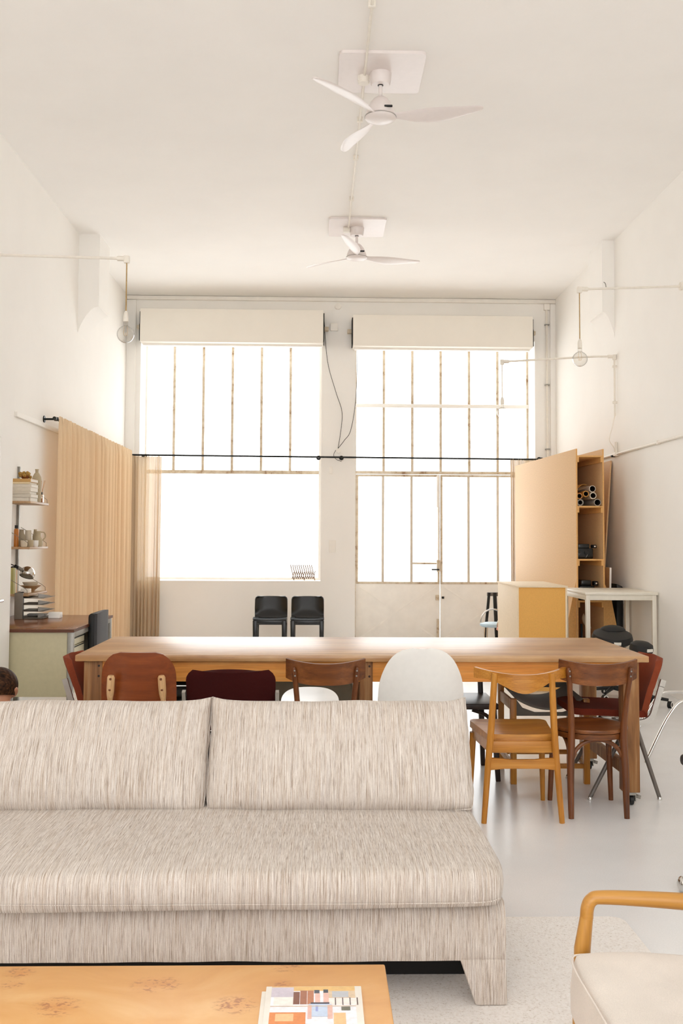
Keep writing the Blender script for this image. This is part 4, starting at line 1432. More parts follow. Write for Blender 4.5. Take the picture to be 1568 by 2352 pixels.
# ---------------------------------------------------------------- upholstered chairs with aluminium frames
def alu_chair(label, loc, rz, m1, m2):
    t = thing('office_side_chair', label, 'chair', loc, rz, 'upholstered chairs with aluminium frames')
    def fn(u, v):
        x = u * 2 - 1
        hw_ = 0.212
        cor = 0.0
        if v > 0.86:
            cor = 0.035 * ((v - 0.86) / 0.14) ** 2.2
        if v < 0.12:
            cor = 0.035 * ((0.12 - v) / 0.12) ** 2.2
        y = -0.165 - 0.125 * v ** 1.15 + 0.055 * x * x * (0.35 + 0.65 * v)
        return Vector((x * (hw_ - cor), y, 0.435 + 0.295 * v - 0.006 * x * x * (v > 0.5)))
    MB().slab(fn, 23, 23, 0.032).build('backrest', m1, t, smooth=70)
    def fn(u, v):
        x = u * 2 - 1
        cor = 0.05 * max(0, (v - 0.82) / 0.18) ** 2 + 0.02 * max(0, (0.15 - v) / 0.15) ** 2
        return Vector((x * (0.215 - cor), -0.17 + 0.40 * v, 0.442 + 0.018 * v - 0.02 * (1 - x * x) * math.sin(v * PI) - 0.03 * max(0, v - 0.8)))
    MB().slab(fn, 21, 21, 0.034).build('seat', m2, t, smooth=70)
    for sx_ in (-1, 1):
        p_ = spline([(sx_ * 0.222, 0.13, 0.418), (sx_ * 0.224, 0.0, 0.405), (sx_ * 0.224, -0.12, 0.402), (sx_ * 0.225, -0.178, 0.43), (sx_ * 0.226, -0.205, 0.50), (sx_ * 0.226, -0.245, 0.625)], 6)
        m_ = MB()
        for a, b in zip(p_, p_[1:]):
            m_.beam(a, b + (b - a) * 0.15, 0.017, 0.028, side=(1, 0, 0))
        m_.box(sx_ * 0.2 - 0.02, sx_ * 0.2 + 0.02, -0.125, -0.03, 0.355, 0.41, 0.01)
        m_.build('side_frame', M_ALU, t)
        for y0, z0, y1 in ((-0.04, 0.365, 0.155), (-0.105, 0.365, -0.215)):
            lg = MB().tube([(sx_ * 0.215, y0, z0), (sx_ * 0.235, y1, 0.012)], [0.013, 0.0105], 12).build('leg', M_GREYTUBE, t)
            MB().lathe([(0.013, 0), (0.014, 0.006), (0.011, 0.016)], (sx_ * 0.2355, y1, 0.0), 14).build('foot', M_CHROME, lg)
    MB().tube([(-0.2, -0.08, 0.39), (0.2, -0.08, 0.39)], 0.014, 10).build('cross_bar', M_ALU, t)
    return t


alu_chair('maroon padded office chair backing onto the sofa', (-0.42, 5.14, 0), 0, M_MAROON, M_MAROON)
alu_chair('rust padded office chair at the right end of the long table', (1.597, 5.535, 0), PI / 2, M_RUST, M_RUSTD)
alu_chair('rust padded office chair at the left end of the long table', (-1.08, 5.54, 0), -PI / 2, M_RUST, M_RUSTD)

# ---------------------------------------------------------------- white shell chair and far-side chairs
def shell_form(t, mat, hole=False, top=0.835, hw0=0.22, name='shell'):
    prof = spline([(0, 0.235, 0.425), (0, 0.20, 0.445), (0, 0.05, 0.43), (0, -0.11, 0.425), (0, -0.185, 0.48), (0, -0.215, 0.58), (0, -0.235, 0.70), (0, -0.25, top)], 8)
    n_ = len(prof)
    def fn(u, v):
        x = u * 2 - 1
        f_ = v * (n_ - 1)
        i = min(int(f_), n_ - 2)
        P = prof[i].lerp(prof[i + 1], f_ - i)
        hw_ = hw0
        if v > 0.5:
            k = (v - 0.5) / 0.5
            hw_ = hw0 * (1.0 - 0.10 * k)
            if k > 0.5:
                hw_ *= max(0.12, 1 - ((k - 0.5) / 0.5) ** 2.6 * 0.95) ** 0.5 if k < 0.999 else 0.22
        if v < 0.12:
            hw_ = hw0 * (0.82 + 0.18 * math.sin(v / 0.12 * PI / 2))
        b = max(0, min(1, (v - 0.42) / 0.25))
        c_ = 0.055 * abs(x) ** 2.4 * (hw_ / hw0)
        return Vector((x * hw_, P.y + c_ * b, P.z + c_ * (1 - b) * 1.0))
    MB().slab(fn, 25, 56, 0.009).build(name, mat, t, smooth=60)


t = thing('shell_chair', 'white moulded shell chair with a tall rounded back', 'chair', (0.513, 5.13, 0))
shell_form(t, M_WHITEPL)
for a in (-1, 1):
    for b in (-1, 1):
        MB().tube([(a * 0.20, b * 0.20 - 0.01, 0), (a * 0.11, b * 0.10, 0.425)], [0.009, 0.013], 12).build('leg', M_PALEW, t)
# olive chair seen from the front under the table: moulded back with a wide rounded opening
t = thing('moulded_chair', 'olive-grey plastic chair with a large rounded opening, across the table', 'chair', (-0.04, 6.02, 0), PI)
def ring_fn(rin, rout):
    pass
ol = MB()
outer, inner = [], []
NN = 48
for k in range(NN):
    a = 2 * PI * k / NN
    c_, s_ = math.cos(a), math.sin(a)
    e = 0.55
    ox, oz = math.copysign(abs(c_) ** 0.45, c_) * 0.245, math.copysign(abs(s_) ** 0.45, s_) * 0.16
    ix, iz = math.copysign(abs(c_) ** 0.75, c_) * 0.168, math.copysign(abs(s_) ** 0.75, s_) * 0.105
    outer.append((ox, oz))
    inner.append((ix, iz + 0.005))
zc = 0.41
for (ya, yb_) in ((0.235, 0.25),):
    vo = [[ol.bm.verts.new((x, y + 0.04 * (abs(x) / 0.25) ** 2 * -1, zc + z)) for x, z in outer] for y in (ya, yb_)]
    vi = [[ol.bm.verts.new((x, y + 0.04 * (abs(x) / 0.25) ** 2 * -1, zc + z)) for x, z in inner] for y in (ya, yb_)]
    for k in range(NN):
        k2 = (k + 1) % NN
        ol.bm.faces.new((vo[0][k], vo[0][k2], vi[0][k2], vi[0][k]))
        ol.bm.faces.new((vo[1][k2], vo[1][k], vi[1][k], vi[1][k2]))
        ol.bm.faces.new((vo[0][k2], vo[0][k], vo[1][k], vo[1][k2]))
        ol.bm.faces.new((vi[0][k], vi[0][k2], vi[1][k2], vi[1][k]))
ol.build('apron_hoop', M_OLIVEPL, t, smooth=50)
def fn(u, v):
    x = u * 2 - 1
    y = 0.235 - 0.46 * v
    return Vector((x * 0.235, y, 0.56 - 0.015 * (1 - x * x)))
MB().slab(fn, 15, 9, 0.014).build('seat', M_OLIVEPL, t, smooth=60)
for a in (-1, 1):
    MB().box(a * 0.235 - 0.012, a * 0.235 + 0.012, -0.225, 0.20, 0.0, 0.56, 0.008).build('side_panel', M_OLIVEPL, t)
def fn(u, v):
    x = u * 2 - 1
    return Vector((x * 0.23, -0.225 - 0.03 * v + 0.03 * x * x, 0.56 + 0.16 * v))
MB().slab(fn, 15, 9, 0.014).build('backrest', M_OLIVEPL, t, smooth=60)

t = thing('shell_chair', 'black low chair half hidden across the table behind the cognac chair', 'chair', (-0.86, 6.08, 0), PI)
MB().box(-0.21, 0.21, -0.2, 0.22, 0.41, 0.45, 0.015, 3).build('seat', M_BLACK, t)
MB().box(-0.2, 0.2, -0.24, -0.2, 0.45, 0.72, 0.015, 3).build('backrest', M_BLACK, t)
for a in (-1, 1):
    for b in (-1, 1):
        MB().tube([(a * 0.2, b * 0.2, 0), (a * 0.18, b * 0.18, 0.42)], 0.011, 12).build('leg', M_CHROME, t)

# espresso wooden chair, across the table
t = thing('wooden_chair', 'espresso brown wooden chair across the table beside the oak chair', 'chair', (0.845, 5.87, 0), PI)
MB().box(-0.185, 0.185, -0.24, 0.185, 0.405, 0.437, 0.005).build('seat', M_DKWOOD, t)
for a in (-1, 1):
    MB().beam((a * 0.185, 0.165, 0), (a * 0.16, 0.15, 0.41), 0.026, 0.026, 0.036, 0.036, 0.003).build('leg', M_DKWOOD, t)
    MB().beam((a * 0.165, -0.24, 0), (a * 0.15, -0.22, 0.42), 0.026, 0.026, 0.034, 0.034, 0.003).build('leg', M_DKWOOD, t)
    MB().beam((a * 0.15, -0.222, 0.40), (a * 0.15, -0.29, 0.732), 0.03, 0.026, 0.028, 0.022, 0.003).build('back_post', M_DKWOOD, t)
    br = MB()
    pts_ = spline([(a * 0.16, 0.155, 0.27), (a * 0.13, 0.155, 0.36), (a * 0.04, 0.155, 0.40)], 6)
    br.tube(pts_, 0.011, 8)
    pts_ = spline([(a * 0.165, 0.13, 0.27), (a * 0.165, 0.09, 0.36), (a * 0.165, 0.0, 0.40)], 6)
    br.tube(pts_, 0.011, 8)
    br.build('brace', M_DKWOOD, t)
MB().box(-0.165, 0.165, -0.292, -0.272, 0.655, 0.73, 0.005).build('backrest', M_DKWOOD, t)

# low oak sling chair, across the table
t = thing('sling_chair', 'square-legged oak chair with a grey sling seat, across the table', 'chair', (1.312, 5.84, 0), PI)
for a in (-1, 1):
    MB().box(a * 0.207 - 0.017, a * 0.207 + 0.017, 0.175, 0.209, 0, 0.475, 0.003).build('leg', M_OAK, t)
    MB().box(a * 0.207 - 0.017, a * 0.207 + 0.017, -0.20, -0.166, 0, 0.62, 0.003).build('leg', M_OAK, t)
    MB().box(a * 0.207 - 0.009, a * 0.207 + 0.009, -0.17, 0.18, 0.405, 0.465, 0.003).build('side_rail', M_PALEW, t)
    MB().box(a * 0.207 - 0.009, a * 0.207 + 0.009, -0.17, 0.18, 0.09, 0.12, 0.003).build('stretcher', M_PALEW, t)
MB().box(-0.19, 0.19, 0.182, 0.2, 0.085, 0.112, 0.003).build('stretcher', M_OAKX, t)
MB().box(-0.19, 0.19, -0.192, -0.175, 0.085, 0.112, 0.003).build('stretcher', M_OAKX, t)
def fn(u, v):
    x = u * 2 - 1
    return Vector((x * 0.188, 0.19 - 0.37 * v, 0.475 - 0.06 * (1 - x * x) + 0.02 * v))
MB().slab(fn, 17, 9, 0.012).build('seat', M_GREYFAB, t, smooth=60)
MB().prism([(-0.188, 0.47), (-0.15, 0.42), (-0.08, 0.395), (0.08, 0.395), (0.15, 0.42), (0.188, 0.47), (0.188, 0.375), (-0.12, 0.375)][::-1], 0.165, 0.178, 'y').build('front_sling', M_GREYFAB, t)
def fn(u, v):
    x = u * 2 - 1
    return Vector((x * 0.19, -0.185 - 0.03 * v - 0.02 * (1 - x * x), 0.48 + 0.14 * v))
MB().slab(fn, 13, 7, 0.012).build('backrest', M_GREYFAB, t, smooth=60)

# chrome cantilever frame at the right edge
t = thing('tubular_chair', 'chrome tubular chair frame beyond the right end of the table', 'chair', (2.48, 6.35, 0))
for yy in (-0.17, 0.17):
    MB().tube(spline([(0.40, yy, 0.372), (0.0, yy, 0.378), (-0.17, yy, 0.38), (-0.235, yy, 0.365), (-0.285, yy, 0.31), (-0.34, yy, 0.22), (-0.44, yy, 0.02), (-0.447, yy, 0.0)], 6), 0.0105, 12).build('frame_tube', M_CHROME, t)
    MB().tube([(0.40, yy, 0.372), (0.52, yy, 0.0)], 0.0105, 12).build('leg', M_CHROME, t)
MB().box(0.15, 0.45, -0.17, 0.17, 0.384, 0.405, 0.008).build('seat', M_BLACK, t)

# ---------------------------------------------------------------- person sitting behind the sofa
def skin_mesh(name, verts, edges, radii, mat, parent, root=0, lv=2):
    me = bpy.data.meshes.new(name)
    me.from_pydata([Vector(v) for v in verts], edges, [])
    o = bpy.data.objects.new(name, me)
    COL.objects.link(o)
    o.parent = parent
    md = o.modifiers.new('skin', 'SKIN')
    md.use_smooth_shade = True
    sv = me.skin_vertices[0].data
    for i, r_ in enumerate(radii):
        sv[i].radius = (r_, r_) if not isinstance(r_, tuple) else r_
        sv[i].use_root = (i == root)
    sb = o.modifiers.new('subdivision', 'SUBSURF')
    sb.levels = sb.render_levels = lv
    dg = bpy.context.evaluated_depsgraph_get()
    ev = o.evaluated_get(dg)
    m2 = bpy.data.meshes.new_from_object(ev)
    o.modifiers.clear()
    o.data = m2
    m2.materials.clear()
    m2.materials.append(mat)
    m2.polygons.foreach_set('use_smooth', [True] * len(m2.polygons))
    return o


M_SKIN = plain('skin', '#b07a5c', 0.55, var=0.06, nscale=12)
M_HAIR = NT('dark_brown_hair')
M_HAIR = M_HAIR.set(M_HAIR.ramp(M_HAIR.noise(M_HAIR.coords((20, 160, 90)), 1.0, 3), [(0.35, srgb('#1d100a')), (0.55, srgb('#39210f')), (0.75, srgb('#5d3c20'))]), 0.65, 0, 0.15)
M_SHIRT = fabric('pale_top', '#cfc4b4', 0.1)
M_TROUS = fabric('dark_trousers', '#33312f', 0.1)
pe = thing('person', 'person with dark brown tied-back hair sitting on the floor behind the sofa', 'person', (-1.455, 4.60, 0), R(12))
V_, E_, R_ = [], [], []
def add(v, r_, link=None):
    V_.append(v)
    R_.append(r_)
    if link is not None:
        E_.append((link, len(V_) - 1))
    return len(V_) - 1
pel = add((0, -0.04, 0.12), 0.125)
ab = add((0, -0.05, 0.25), 0.105, pel)
ch = add((0, -0.02, 0.38), 0.12, ab)
nk0 = add((0, 0.02, 0.485), 0.06, ch)
nk = add((0, 0.045, 0.585), 0.056, nk0)
h1 = add((0, 0.07, 0.635), 0.078, nk)
h2 = add((0, 0.093, 0.675), 0.096, h1)
h3 = add((0, 0.085, 0.71), 0.062, h2)
nz = add((0, 0.19, 0.625), 0.013, h2)
for sg in (-1, 1):
    ear = add((sg * 0.09, 0.06, 0.662), 0.013, h2)
    sh = add((sg * 0.165, 0.0, 0.44), 0.052, ch)
    el = add((sg * 0.22, 0.12, 0.24), 0.038, sh)
    wr_ = add((sg * 0.10, 0.30, 0.20), 0.026, el)
    pm_ = add((sg * 0.06, 0.37, 0.185), 0.026, wr_)
    for fi, (dx, ln) in enumerate(((-0.03, 0.065), (-0.012, 0.075), (0.008, 0.072), (0.026, 0.058))):
        k1 = add((sg * (0.05 + dx * 0.9), 0.37 + ln * 0.55, 0.178), 0.0085, pm_)
        k2 = add((sg * (0.05 + dx), 0.37 + ln, 0.16), 0.0075, k1)
    th = add((sg * 0.015, 0.36, 0.20), 0.0095, pm_)
    th2 = add((sg * 0.0 + sg * 0.004, 0.39, 0.205), 0.008, th)
    hp = add((sg * 0.11, 0.02, 0.10), 0.085, pel)
    kn_ = add((sg * 0.34, 0.26, 0.115), 0.058, hp)
    an = add((sg * 0.03, 0.36 + 0.08 * (sg > 0), 0.055), 0.035, kn_)
    ft_ = add((sg * -0.11, 0.34 + 0.08 * (sg > 0), 0.045), 0.032, an)
bd = skin_mesh('body', V_, E_, R_, M_SKIN, pe)
# hair: scalp cap with a low knot, drawn back off the neck
hr = MB()
Mh = Matrix.Translation((0, 0.088, 0.672)) @ Matrix.Rotation(R(-12), 4, 'X')
def hair_fn(u, v):
    a = u * 2 * PI
    th_ = v * R(112)
    k_ = 1 - 0.13 * v ** 5
    rx, ry, rz_ = 0.091 * k_, 0.108 * k_, 0.096
    # hairline recedes at the face side (+y)
    face = max(0, math.sin(a))
    th_ *= (1 - 0.40 * face ** 1.5)
    bmp = 1 + 0.012 * math.sin(a * 17 + v * 4) * math.sin(v * PI)
    return Mh @ Vector((rx * math.sin(th_) * math.cos(a) * bmp, ry * math.sin(th_) * math.sin(a) * bmp, rz_ * math.cos(th_) * bmp))
hr.grid(hair_fn, 64, 22, cu=True)
hr.ball((-0.06, -0.028, 0.672), 0.028, (1.1, 0.75, 0.95))
hr.build('hair', M_HAIR, pe, smooth=180)
sh_ = skin_mesh('shirt', [(0, -0.045, 0.16), (0, -0.05, 0.26), (0, -0.02, 0.385), (0, 0.01, 0.455), (-0.10, -0.005, 0.452), (0.10, -0.005, 0.452)], [(0, 1), (1, 2), (2, 3), (3, 4), (3, 5)], [0.125, 0.115, 0.13, 0.062, 0.045, 0.045], M_SHIRT, pe)
MB().tube(spline([(-0.10, -0.06, 0.47), (-0.08, -0.035, 0.56), (-0.055, 0.0, 0.625)], 6), 0.004, 8).build('strap', plain('coral_strap', '#d98c6c', 0.6), pe)
tr_ = []
for sg in (-1, 1):
    tr_.append(skin_mesh('trouser_leg', [(sg * 0.06, -0.02, 0.125), (sg * 0.13, 0.04, 0.115), (sg * 0.335, 0.255, 0.117), (sg * 0.07, 0.355 + 0.075 * (sg > 0), 0.062)], [(0, 1), (1, 2), (2, 3)], [0.125, 0.098, 0.066, 0.048], M_TROUS, pe))

# ---------------------------------------------------------------- desk and its things
dk = thing('desk', 'olive-grey steel desk with a brown top by the left curtain', 'desk', (-2.11, 7.72, 0))
DX0, DX1 = -0.40, 0.40
DY0, DY1 = -0.645, 0.68
MB().box(DX0, DX1, DY0, DY1, 0.704, 0.724, 0.002).build('desktop', M_DESKTOP, dk)
eg = MB()
eg.box(DX0 - 0.001, DX1 + 0.001, DY0 - 0.003, DY0, 0.703, 0.7245)
eg.box(DX1, DX1 + 0.003, DY0, DY1, 0.703, 0.7245)
eg.build('edge_band', M_DESKEDGE, dk)
MB().box(DX0 + 0.02, DX1 - 0.046, DY0 + 0.012, DY0 + 0.03, 0.252, 0.702, 0.003).build('side_panel', M_OLIVE, dk)
MB().box(DX0 + 0.02, DX1 - 0.046, DY1 - 0.03, DY1 - 0.012, 0.252, 0.702, 0.003).build('side_panel', M_OLIVE, dk)
for y in (DY0 + 0.008, DY1 - 0.048):
    for x in (DX0 + 0.005, DX1 - 0.044):
        MB().box(x, x + 0.04, y, y + 0.04, 0, 0.703, 0.002).build('leg', M_STEEL, dk)
MB().box(DX1 - 0.04, DX1 - 0.006, DY0 + 0.05, DY1 - 0.05, 0.665, 0.703, 0.002).build('rail', M_STEEL, dk)
for ya, yb_ in ((DY0 + 0.06, DY0 + 0.46), (DY1 - 0.46, DY1 - 0.06)):
    MB().box(DX0 + 0.06, DX1 - 0.05, ya, yb_, 0.252, 0.662, 0.002).build('pedestal', M_CREAM, dk)
    for z0, z1 in ((0.60, 0.655), (0.44, 0.592), (0.258, 0.432)):
        d_ = MB().box(DX1 - 0.05, DX1 - 0.03, ya + 0.006, yb_ - 0.006, z0, z1, 0.003).build('drawer', M_CREAM, dk)
        MB().box(DX1 - 0.03, DX1 - 0.024, ya + 0.01, yb_ - 0.01, z1 - 0.009, z1 - 0.003).build('handle', M_BLACK, d_)

# desk chair
oc = thing('office_chair', 'charcoal upholstered swivel chair pulled up to the steel desk', 'chair', (-1.735, 7.74, 0), PI / 2)
Mx = Matrix.Rotation(R(3), 4, 'X')
bk = MB()
bk.box(-0.20, 0.20, -0.075, -0.015, 0.40, 0.80, 0.028, 4).build('backrest', M_BLACK, oc)
def fn(u, v):
    x = u * 2 - 1
    return Vector((x * 0.195, -0.088 + 0.012 * abs(x) ** 4, 0.405 + 0.395 * v + 0.012 * (1 - x * x)))
MB().slab(fn, 15, 9, 0.022).build('back_cover', M_CHARFAB, oc, smooth=60)
MB().box(-0.20, 0.20, -0.03, 0.36, 0.40, 0.455, 0.025, 3).build('seat', M_BLACK, oc)
MB().cyl((0.0, 0.15, 0.09), (0.0, 0.15, 0.41), 0.026).build('column', M_CHROME, oc)
for k in range(5):
    a = R(30 + 72 * k)
    c_, s_ = math.cos(a), math.sin(a)
    MB().tube([(0, 0.15, 0.10), (0.27 * c_, 0.15 + 0.27 * s_, 0.075)], [0.022, 0.014], 10).build('base_arm', M_CHROME, oc)
    MB().lathe([(0, -0.02), (0.026, -0.02), (0.03, 0), (0.026, 0.02), (0, 0.02)], n=18, M=Matrix.Translation((0.28 * c_, 0.15 + 0.28 * s_, 0.03)) @ Matrix.Rotation(PI / 2, 4, 'Y')).build('castor', M_BLACK, oc)
MB().ball((0.206, -0.045, 0.50), 0.012).build('knob', M_CHROME, oc)

# letter tray organiser
M_TRAY = plain('warm_grey_tray', '#7d7468', 0.5)
ot = thing('letter_tray', 'dark grey letter-tray stack standing on the desk', 'letter tray', (-2.385, 7.95, 0.724))
MB().box(0.0, 0.065, -0.02, 0.0, 0.0, 0.205, 0.003).build('end_panel', M_TRAY, ot)
MB().box(0.0, 0.012, 0.0, 0.20, 0.0, 0.205).build('back_panel', M_BLACK, ot)
for k in range(4):
    z = 0.006 + 0.052 * k
    MB().box(0.012, 0.225, 0.0, 0.34, z, z + 0.004).build('tray', M_TRAY, ot)
    MB().prism([(0.0, z), (0.0, z + 0.038), (0.34, z + 0.006), (0.34, z)], 0.18, 0.184, 'x').build('tray_side', M_TRAY, ot)
pp_ = thing('paper_stack', 'few white papers lying in the lowest letter tray', 'papers', (-2.27, 8.20, 0.735))
MB().box(-0.08, 0.08, -0.04, 0.06, 0, 0.008).build('sheet', M_PAPER, pp_)
MB().box(-0.08, 0.08, -0.05, 0.05, 0.0085, 0.014, M=Matrix.Rotation(R(6), 4, 'Z')).build('sheet', M_PAPER, pp_)
tag(MB().hexa([(-0.045, -0.02, 0), (0.045, -0.03, 0), (0.05, 0.06, 0), (-0.04, 0.07, 0)], [(-0.05, 0.0, 0.045), (0.045, -0.01, 0.045), (0.05, 0.05, 0.045), (-0.045, 0.06, 0.045)], 0.002).build('card_box', M_TRIMW, loc=(-2.105, 8.07, 0.7245)), 'small white card box at the end of the letter tray', 'box')

# wall shelves
ws = thing('wall_shelf', 'three-tier oak wall shelf on steel rails above the desk', 'shelf', (XL, 8.22, 0.9))
for y in (-0.10, 0.18):
    MB().box(0.0, 0.022, y - 0.014, y + 0.014, -0.06, 1.06, 0.002).build('rail', M_STEEL, ws)
SH = [0.020, 0.392, 0.756]
for k, z in enumerate(SH):
    MB().box(0.024, 0.24, -0.27, 0.27, z - 0.018, z, 0.002).build('shelf_board', M_SHELFW, ws)
    for y in (-0.262, 0.262):
        MB().tube([(0.012, y, z + 0.16), (0.20, y, z + 0.05), (0.225, y, z + 0.03), (0.228, y, z - 0.02)], 0.0022, 6).build('wire_bracket', M_WIRE, ws)
ZS = [0.9 + z for z in SH]
# book pile on the top tier
zz = ZS[2]
pile = [('#d8d0c2', .030, 'lowest'), ('#cfc7b8', .026, 'second lowest'), ('#c9bfae', .020, 'third from the bottom of'), ('#d4cab9', .034, 'middle'), ('#dcd3c4', .024, 'third from the top of'), ('#e3cfa6', .014, 'second from the top of'), ('#c69c5e', .026, 'topmost, ochre-covered')]
for k, (c_, th_, wd_) in enumerate(pile):
    bt = thing('book', {0: 'lowest pale book of the lying pile on the top shelf', 1: 'second lowest book of the pile on the top shelf', 2: 'thin book third from the bottom of the pile on the top shelf', 3: 'thick grey book in the middle of the pile on the top shelf', 4: 'pale book third from the top of the shelf pile', 5: 'thin cream book directly below the ochre book', 6: 'ochre-covered book topmost on the shelf pile'}[k], 'book', (XL + 0.135 + 0.006 * math.sin(k * 2.2), 8.055 + 0.006 * math.cos(k * 1.7), zz + 0.0003), R(random.uniform(-1.5, 1.5)), 'lying books on the top shelf')
    cvm = plain('book_cover_%s' % c_[1:], c_, 0.6)
    MB().box(-0.10, 0.103, -0.103, 0.103, 0, 0.002).box(-0.10, 0.103, -0.103, 0.103, th_ - 0.002, th_).box(-0.10, 0.103, -0.103, -0.10, 0.002, th_ - 0.002).build('cover', cvm, bt)
    MB().box(-0.098, 0.099, -0.0995, 0.099, 0.002, th_ - 0.002).build('pages', M_PAPER, bt)
    zz += th_ + 0.0006
# dried moss bowl
mb_ = MB()
rnd = random.Random(2)
for k in range(46):
    a = rnd.uniform(0, 2 * PI)
    r_ = 0.042 * math.sqrt(rnd.random())
    mb_.ball((r_ * math.cos(a), r_ * math.sin(a) * 0.8, 0.03 + 0.03 * rnd.random() - 0.3 * r_), rnd.uniform(0.009, 0.016), n=8)
t = thing('dried_flowers', 'dried golden flower clump lying on the book pile', 'dried flowers', (XL + 0.165, 8.05, zz))
mb_.build('flower_heads', plain('dried_petals', '#a3803f', 0.9, var=0.45, nscale=160), t)
MB().lathe([(0.02, 0), (0.034, 0.015), (0.036, 0.03), (0.03, 0.03)], n=20).build('husk', M_BEECH, t)
# top tier vase and diffuser
tag(MB().lathe([(0, 0), (0.034, 0.0), (0.038, 0.006), (0.038, 0.19), (0.034, 0.21), (0.020, 0.236), (0.0125, 0.244), (0.0125, 0.262), (0.0155, 0.268), (0.0155, 0.272), (0.010, 0.272), (0.010, 0.24), (0, 0.238)], n=36).build('bottle_vase', M_CERAM, loc=(XL + 0.205, 8.235, ZS[2])), 'tall sand-coloured bottle vase behind the book pile', 'vase')
t = thing('reed_diffuser', 'amber reed diffuser with thin sticks on the top shelf', 'diffuser', (XL + 0.213, 8.34, ZS[2]))
bt = MB().box(-0.021, 0.021, -0.021, 0.021, 0, 0.068, 0.004).build('bottle', thin_glass('diffuser_glass', (0.95, 0.9, 0.85, 1), 0.1), t)
MB().box(-0.017, 0.017, -0.017, 0.017, 0.003, 0.035, 0.003).build('oil', M_AMBER, bt)
MB().lathe([(0.013, 0.068), (0.013, 0.088)], n=18).build('cap', M_BLACK, t)
for k, (dx, dy) in enumerate(((-0.012, 0.01), (0.006, -0.012), (0.022, 0.01), (0.034, -0.004), (-0.002, 0.02))):
    MB().tube([(dx * -0.35, dy * -0.35, 0.006), (dx, dy, 0.185)], 0.0014, 6).build('reed', plain('rattan_%d' % k, '#c98c4a', 0.7), t)
# middle tier: cups, vases, jug, bottle
z = ZS[1]
def pot(name, prof, mat, x, y, label, cat):
    return tag(MB().lathe(prof, n=28).build(name, mat, loc=(x, y, z)), label, cat)
cup = lambda r_, h_: [(0, 0), (r_ * 0.8, 0), (r_ * 0.95, h_ * 0.2), (r_, h_), (r_ - 0.003, h_), (r_ * 0.85, h_ * 0.2), (0, 0.005)]
t = thing('amber_bottle', 'amber bottle with a black cap on the middle shelf', 'bottle', (XL + 0.11, 8.03, z))
MB().lathe([(0, 0), (0.018, 0), (0.019, 0.004), (0.019, 0.135), (0.014, 0.145), (0.0, 0.147)], n=24).build('flask', M_AMBER, t)
MB().lathe([(0.014, 0.147), (0.014, 0.172), (0, 0.172)], n=20).build('cap', M_BLACK, t)
pot('vase', [(0, 0), (0.03, 0), (0.032, 0.02), (0.032, 0.085), (0.02, 0.11), (0.018, 0.135), (0.021, 0.14), (0.015, 0.14), (0.014, 0.11), (0, 0.1)], M_CERAMG, XL + 0.10, 8.20, 'putty-grey shouldered vase at the back of the middle shelf', 'vase')
pot('vase', [(0, 0), (0.026, 0), (0.029, 0.05), (0.024, 0.135), (0.022, 0.135), (0.026, 0.05), (0, 0.006)], M_CERAMW, XL + 0.135, 8.27, 'straight bone-coloured beaker at the back of the middle shelf', 'vase')
pot('cup', cup(0.027, 0.052), M_CERAMW, XL + 0.175, 8.02, 'small bone cup at the near end of the middle shelf', 'cup')
pot('cup', cup(0.03, 0.05), M_CERAMG, XL + 0.135, 8.115, 'low putty cup second along the middle shelf', 'cup')
pot('cup', cup(0.028, 0.055), M_CERAM, XL + 0.20, 8.10, 'squat sand cup in front on the middle shelf', 'cup')
pot('cup', cup(0.026, 0.052), M_TRIMW, XL + 0.215, 8.19, 'small white cup before the jug on the middle shelf', 'cup')
t = thing('jug', 'sand-coloured handled jug on the middle shelf', 'jug', (XL + 0.205, 8.30, z))
MB().lathe([(0, 0), (0.035, 0), (0.04, 0.015), (0.038, 0.05), (0.026, 0.085), (0.022, 0.105), (0.028, 0.128), (0.025, 0.128), (0.018, 0.105), (0.03, 0.05), (0, 0.01)], n=30).build('vessel', M_CERAM, t)
MB().tube(spline([(0.02, 0.015, 0.12), (0.045, 0.03, 0.115), (0.052, 0.035, 0.08), (0.033, 0.02, 0.05)], 6), 0.005, 8).build('handle', M_CERAM, t)
pot('vase', [(0, 0), (0.022, 0), (0.022, 0.09), (0.016, 0.105), (0.012, 0.14), (0.015, 0.143), (0.01, 0.143), (0, 0.1)], M_CERAM, XL + 0.15, 8.42, 'slim sand vase behind the jug', 'vase')
# lower tier: upright books, bowls, boxes, lamp
z = ZS[0]
y_ = 7.97
for k, (c_, th_, h_, lb) in enumerate((('#ada566', 0.05, 0.205, 'thick olive-green book upright at the near end of the lower shelf'), ('#e6dfcf', 0.022, 0.20, 'white-spined book next to the olive-green book'), ('#c98f4c', 0.014, 0.19, 'orange-spined thin book upright on the lower shelf'), ('#e8d9bd', 0.022, 0.185, 'cream book last in the upright row on the lower shelf'))):
    bt = thing('book', lb, 'book', (XL + 0.062, y_, z), 0, 'upright books on the lower shelf')
    cvm = plain('book_cover_up_%d' % k, c_, 0.55)
    MB().box(-0.05, 0.05, 0, 0.002, 0, h_).box(-0.05, 0.05, th_ - 0.002, th_, 0, h_).box(0.047, 0.05, 0.002, th_ - 0.002, 0, h_).build('cover', cvm, bt)
    MB().box(-0.048, 0.047, 0.002, th_ - 0.002, 0.002, h_ - 0.003).build('pages', M_PAPER, bt)
    y_ += th_ + 0.001
t = thing('bowl', 'wide brown wooden bowl under the lamp on the lower shelf', 'bowl', (XL + 0.15, 8.32, z))
MB().lathe([(0, 0), (0.03, 0), (0.034, 0.012), (0.055, 0.03), (0.085, 0.05), (0.082, 0.052), (0.05, 0.034), (0, 0.018)], n=32).build('dish', M_SHELFW, t)
t = thing('bowl', 'pale nested bowl stacked inside the wooden bowl', 'bowl', (XL + 0.147, 8.32, z + 0.0345))
